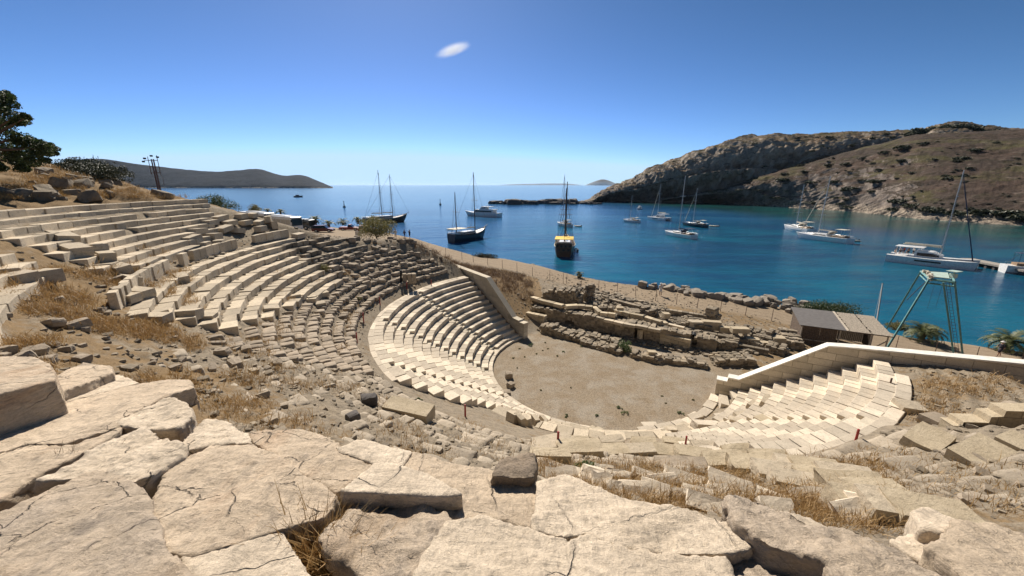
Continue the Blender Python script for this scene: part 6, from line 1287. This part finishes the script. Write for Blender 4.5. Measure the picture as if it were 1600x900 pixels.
def tower():
    ft = [at(1385, 514, -1.9), at(1384, 547, -1.6), at(1505, 563, -2.3), at(1490, 562, -2.2)]; T_ = [at(1439, 424, 6.1), at(1452, 436, 6.0), at(1494, 440, 6.0), at(1473, 441, 5.9)]
    T_ = [T_[0], T_[1], at(1492, 441, 6.0), at(1487, 428, 6.0)]
    ft[3] = (ft[2][0]+1.4, ft[2][1]+2.6, ft[2][2])
    ft[3] = at(1491, 561, -2.3)
    c = tuple(sum(p[i] for p in ft)/4 for i in range(3)); t = empty('steel_tower', (c[0], c[1], -2.3), 'tall turquoise four legged steel tower with a battered platform behind the right wall', 'tower')
    def beam(a, b, w): mb = MB(); mb.tube(a, b, w, w, 4); return mb
    tops = [T_[0], T_[1], T_[2], at(1474, 441, 6.0)]
    for a, b in zip(ft, tops): child(beam(a, b, .11), 'leg', M['teal'], t)
    mb = MB(); R_ = [T_[0], T_[1], T_[2], T_[3]]
    for i in range(4): mb.tube(R_[i], R_[(i+1) % 4], .13, n=4); mb.tube(tuple(np.array(R_[i])-[0, 0, .45]), tuple(np.array(R_[(i+1) % 4])-[0, 0, .45]), .08, n=4)
    child(mb, 'platform_frame', M['teal'], t)
    mb = MB(); q = [np.array(p) for p in R_]; f = lambda a, b: q[0]*(1-a)*(1-b)+q[1]*(1-a)*b+q[2]*a*b+q[3]*a*(1-b); mb.prism([tuple(f(.22, .1)[:2]), tuple(f(.22, .85)[:2]), tuple(f(.80, .85)[:2]), tuple(f(.85, .1)[:2])], 6.12, 6.22); child(mb, 'platform_panel', M['teal_pale'], t)
    mb = MB()
    for k in range(16): w = f(rnd.uniform(0, .15), rnd.random()); mb.block((w[0], w[1], 6.1+rnd.uniform(-.3, .3)), (.25, .3, .3), rotz(rnd.random()*3), .2, .2, R3)
    child(mb, 'rubble_cap', M['canvas'], t)
    mb = MB(); w = f(.98, .5); mb.block((w[0], w[1], 6.75), (1.2, .9, .08), rotz(.3)); mb.tube((w[0], w[1], 5.9), (w[0], w[1], 6.7), .07, n=5); mb.block((w[0], w[1], 6.25), (.5, .5, .5), bev=.05); child(mb, 'lamp_hood', M['teal_pale'], t)
    mb = MB(); a = np.array(ft[3])+[.25, 0, 0]; b = np.array(tops[3])+[.25, 0, 0]; 
    for o_ in (0, .38): mb.tube(a+[o_, 0, 0], b+[o_, 0, 0], .025, n=4)
    for k in range(26): p = a+(b-a)*(k+.5)/26; mb.tube(p, p+[.38, 0, 0], .018, n=4)
    child(mb, 'ladder', M['rust'], t)
    mb = MB(); mb.tube(f(.3, .9)-[0, 0, .5], f(.3, .9)-[0, 0, 3.4], .015, n=4); mb.tube(f(.6, .9)-[0, 0, .5], f(.6, .9)-[0, 0, 3.0], .015, n=4); mb.path([tuple(q[1]), tuple(np.array(q[1])+[-.6, .3, -1.2]), tuple(np.array(q[1])+[-1.2, .6, -2.6])], .04, 4); child(mb, 'cable', M['rust'], t)
tower()
P = at(1369, 507, -1.6); Q = at(1379, 443, 2.0); t = empty('steel_pole', P, 'leaning grey steel pole at the shore between the hut and the tower', 'pole'); mb = MB(); mb.tube(P, Q, .10, .09, 8); child(mb, 'pole', M['galv'], t); mb = MB(); mb.block(Q, (.35, .16, .1), rotz(.3)); child(mb, 'bracket', M['galv'], t); mb = MB(); mb.tube(at(1364, 506, -1.6), tuple(np.array(Q)-[.05, 0, .5]), .02, n=4); child(mb, 'stay_wire', M['galv'], t)
FP = [(697, 402, 3.9), (722, 406, 3.5), (740, 410, 3.2), (762, 414, 3.0), (785, 420, 2.7), (808, 425, 2.5), (832, 431, 2.3), (859, 436, 2.0), (880, 442, 1.8), (885, 442, 1.8), (908, 447, 1.6), (935, 453, 1.4), (964, 459, 1.2), (993, 463, 1.0), (1024, 470, .8), (1057, 476, .6), (1089, 482, .4), (1125, 489, .1), (1164, 495, -.2), (1205, 503, -.6), (1250, 513, -.9)]
FP2 = [(1400, 543, -1.9), (1460, 554, -2.3), (1524, 564, -2.5), (1594, 570, -2.6), (1680, 580, -2.7)]
def fence(FP, label):
    Ps = [onz(u, v, z) for u, v, z in FP]; t = empty('wire_fence', Ps[0], label, 'fence')
    for i, p in enumerate(Ps): mb = MB(); h = 1.55*rnd.uniform(.9, 1.08); mb.tube((p[0], p[1], p[2]-.1), (p[0]+rnd.gauss(0, .05), p[1], p[2]+h), .035, .03, 6); child(mb, 'post', M['rust'], t)
    mb = MB()
    for h in (.4, .8, 1.15, 1.45):
        for a, b in zip(Ps, Ps[1:]): m_ = [(a[i]+b[i])/2 for i in range(3)]; mb.path([(a[0], a[1], a[2]+h), (m_[0], m_[1], gz(m_[0], m_[1])+h-.05), (b[0], b[1], b[2]+h)], .006, 3)
    child(mb, 'wire', M['rust'], t)
fence(FP, 'thin wire fence on rusty posts along the near side of the shore track'); fence(FP2, 'thin wire fence on rusty posts between the tower and the right edge')
# floodlight mast on the crest
P = onground(250, 301); t = empty('floodlight_mast', P, 'short pinkish twin pole mast carrying small lamps on the left skyline', 'mast'); mb = MB(); k_ = math.hypot(P[0], P[1])/45
for sg in (-1, 1): mb.tube((P[0]+sg*.13, P[1], P[2]-.2), (P[0]+sg*.13, P[1], P[2]+2.7*k_), .09, .07, 6)
child(mb, 'pole', flat('pink_paint', (.12, .07, .065), .7), t)
mb = MB()
for z in (1.6, 2.1, 2.6): mb.tube((P[0]-.38*k_, P[1], P[2]+z*k_), (P[0]+.42*k_, P[1], P[2]+z*k_), .04, n=5)
for x in (-.35, .42): mb.tube((P[0]+x*k_, P[1], P[2]+1.5*k_), (P[0]+x*k_, P[1], P[2]+(3.0 if x > 0 else 2.9)*k_), .035, n=5)
mb.path([(P[0]+.75, P[1], P[2]+.9), (P[0]+.8, P[1], P[2]+1.8), (P[0]+.5, P[1], P[2]+2.6)], .02, 4); child(mb, 'bracket', M['rust'], t)
for (x, z) in ((-.6, 2.75), (-.75, 2.5), (0, 2.95), (.5, 2.85)): mb = MB(); mb.block((P[0]+x*k_, P[1]-.05, P[2]+z*k_), (.26, .22, .2), bev=.04); child(mb, 'lamp', M['tyre'], t)
mb = MB(); mb.tube((P[0]-.5, P[1], P[2]+2.6*k_), (P[0]-.7*k_, P[1], P[2]+2.6*k_), .03, n=4); child(mb, 'arm', M['rust'], t)
for (u, lb, h) in ((147, 'taller thin antenna mast on the far dark headland', 38), (154, 'shorter thin antenna mast on the far dark headland', 28)):
    P = atY(u, 249, 3300); t = empty('antenna_mast', P, lb, 'antenna'); mb = MB(); mb.tube(P, (P[0], P[1], P[2]+h), 1.6, .8, 5); child(mb, 'mast', M['galv'], t); mb = MB(); mb.block((P[0], P[1], P[2]+h*.7), (6, 3, 4)); child(mb, 'dish', M['galv'], t)
# red marker posts
for (u, v, h, z, lb) in [(568.5, 505, .75, None, 'red marker post at the left of the walkway, the middle of three'), (594, 477, .65, None, 'red marker post at the left of the walkway, the uppermost of three'), (558, 535, .6, None, 'red marker post at the left of the walkway, the lowest of three'), (636, 453, .5, None, 'red marker post at the far top of the walkway'), (871, 702, .45, None, 'red marker post above the left end of the ragged block row'), (1070, 701, .42, None, 'red marker post above the right part of the ragged block row'), (1334, 699, .55, None, 'red marker post beside the lower edge of the right seats'), (727, 651, .38, None, 'small red marker below the lower left edge of the restored seats'), (674, 447, .4, None, 'small red stub at the far upper end of the walkway'), (1389, 606, .3, None, 'short dark stub on the brown earth right of the seats')]:
    P = onground(u, v); P = (P[0], P[1], P[2]+(.12 if u < 600 else .3)); t = empty('marker_post', P, lb, 'marker post'); mb = MB(); mb.tube((P[0], P[1], P[2]-.35), (P[0]+.01, P[1], P[2]+h*.94), .05, .042, 8); child(mb, 'post', M['red'] if 'dark' not in lb else M['rust'], t); mb = MB(); mb.tube((P[0]+.01, P[1], P[2]+h*.94), (P[0]+.01, P[1], P[2]+h), .055, .03, 8); child(mb, 'cap', M['red'] if 'dark' not in lb else M['rust'], t)
# dark iron bar & stone stumps of the small doorway up the slope
P = onground(627, 441); t = empty('doorway_ruin', P, 'small upright stone jambs with a dark iron sheet beyond the left walkway', 'ruin'); 
for x in (.35, .9, 1.35): mb = MB(); mb.block((P[0]+x, P[1]+.1, P[2]+.35), (.38, .5, 1.0), rotz(.2)); child(mb, 'jamb', M['ruin'], t)
mb = MB(); mb.block((P[0], P[1], P[2]+.5), (.22, .35, 1.5), rotz(.3)@roty(.06)); child(mb, 'iron_sheet', M['black'], t)
# white blocks on the ground beyond the right wall
P = onz(1558, 572, -1.0); loose(0, 0, (1.3, .8, .9), .3, 'white cut block standing beyond the right wall near the edge', M['white'], P=(P[0], P[1], P[2]), sink=0); P = onz(1540, 566, -1.4); loose(0, 0, (3.2, .6, .3), -.3, 'long low white slab lying left of the white cut block', M['marble_cut'], P=P, sink=0); P = onz(1592, 576, -1.4); loose(0, 0, (3.5, .6, .25), -.3, 'long white slab lying right of the white cut block', M['marble_cut'], P=P, sink=0)
P = onz(1440, 553, -1.8); loose(0, 0, (5.5, .25, .2), -.25, 'long white rail lying on the ground between hut and tower leg', M['marble_cut'], P=P, sink=0)
# ================= small streak of cloud
mb = MB(); Cc = np.array(ray(708, 78)); Cc = Cc/Cc[1]*5000+np.array([0, 0, EYE]); p, q = tmpl(R4); L_ = np.linalg.norm(p, axis=1, keepdims=True); mb.add(p/L_*np.array([330, 170, 90])*1.05, q)
m, nt, b = newmat('cloud_vapour'); nt.nodes.remove(b); pv = N(nt, 'ShaderNodeVolumePrincipled'); pv.inputs['Color'].default_value = (1, 1, 1, 1); pv.inputs['Anisotropy'].default_value = .2
tc = N(nt, 'ShaderNodeTexCoord'); mp = N(nt, 'ShaderNodeMapping'); mp.inputs['Scale'].default_value = (1/330, 1/170, 1/90); nt.links.new(tc.outputs['Object'], mp.inputs[0])
ln = N(nt, 'ShaderNodeVectorMath', operation='LENGTH'); nt.links.new(mp.outputs[0], ln.inputs[0]); mp2 = N(nt, 'ShaderNodeMapping'); mp2.inputs['Scale'].default_value = (.007, .007, .035); mp2.inputs['Rotation'].default_value = (0, .12, 0); nt.links.new(tc.outputs['Object'], mp2.inputs[0]); nf = noise_node(nt, mp2.outputs[0], 1.0, 4, .6)
fall = ramp(nt, math_(nt, 'ADD', ln.outputs['Value'], math_(nt, 'MULTIPLY', nf, .5)), [(.35, 1.), (1.1, 0.)])
nt.links.new(math_(nt, 'MULTIPLY', math_(nt, 'MULTIPLY', fall, fall), math_(nt, 'MULTIPLY', ramp(nt, nf, [(.35, .15), (.6, 1.)]), .04)), pv.inputs['Density']); nt.links.new(pv.outputs[0], nt.nodes['Material Output'].inputs['Volume'])
o = mb.build('cloud', m, base=(0, 0, 0), smooth_=True); o.location = tuple(Cc); o.rotation_euler = (0, -.30, 0); tag(o, 'small white lens shaped streak of cloud in the clear sky', 'cloud')
S.cycles.volume_step_rate = 4; S.cycles.volume_bounces = 1
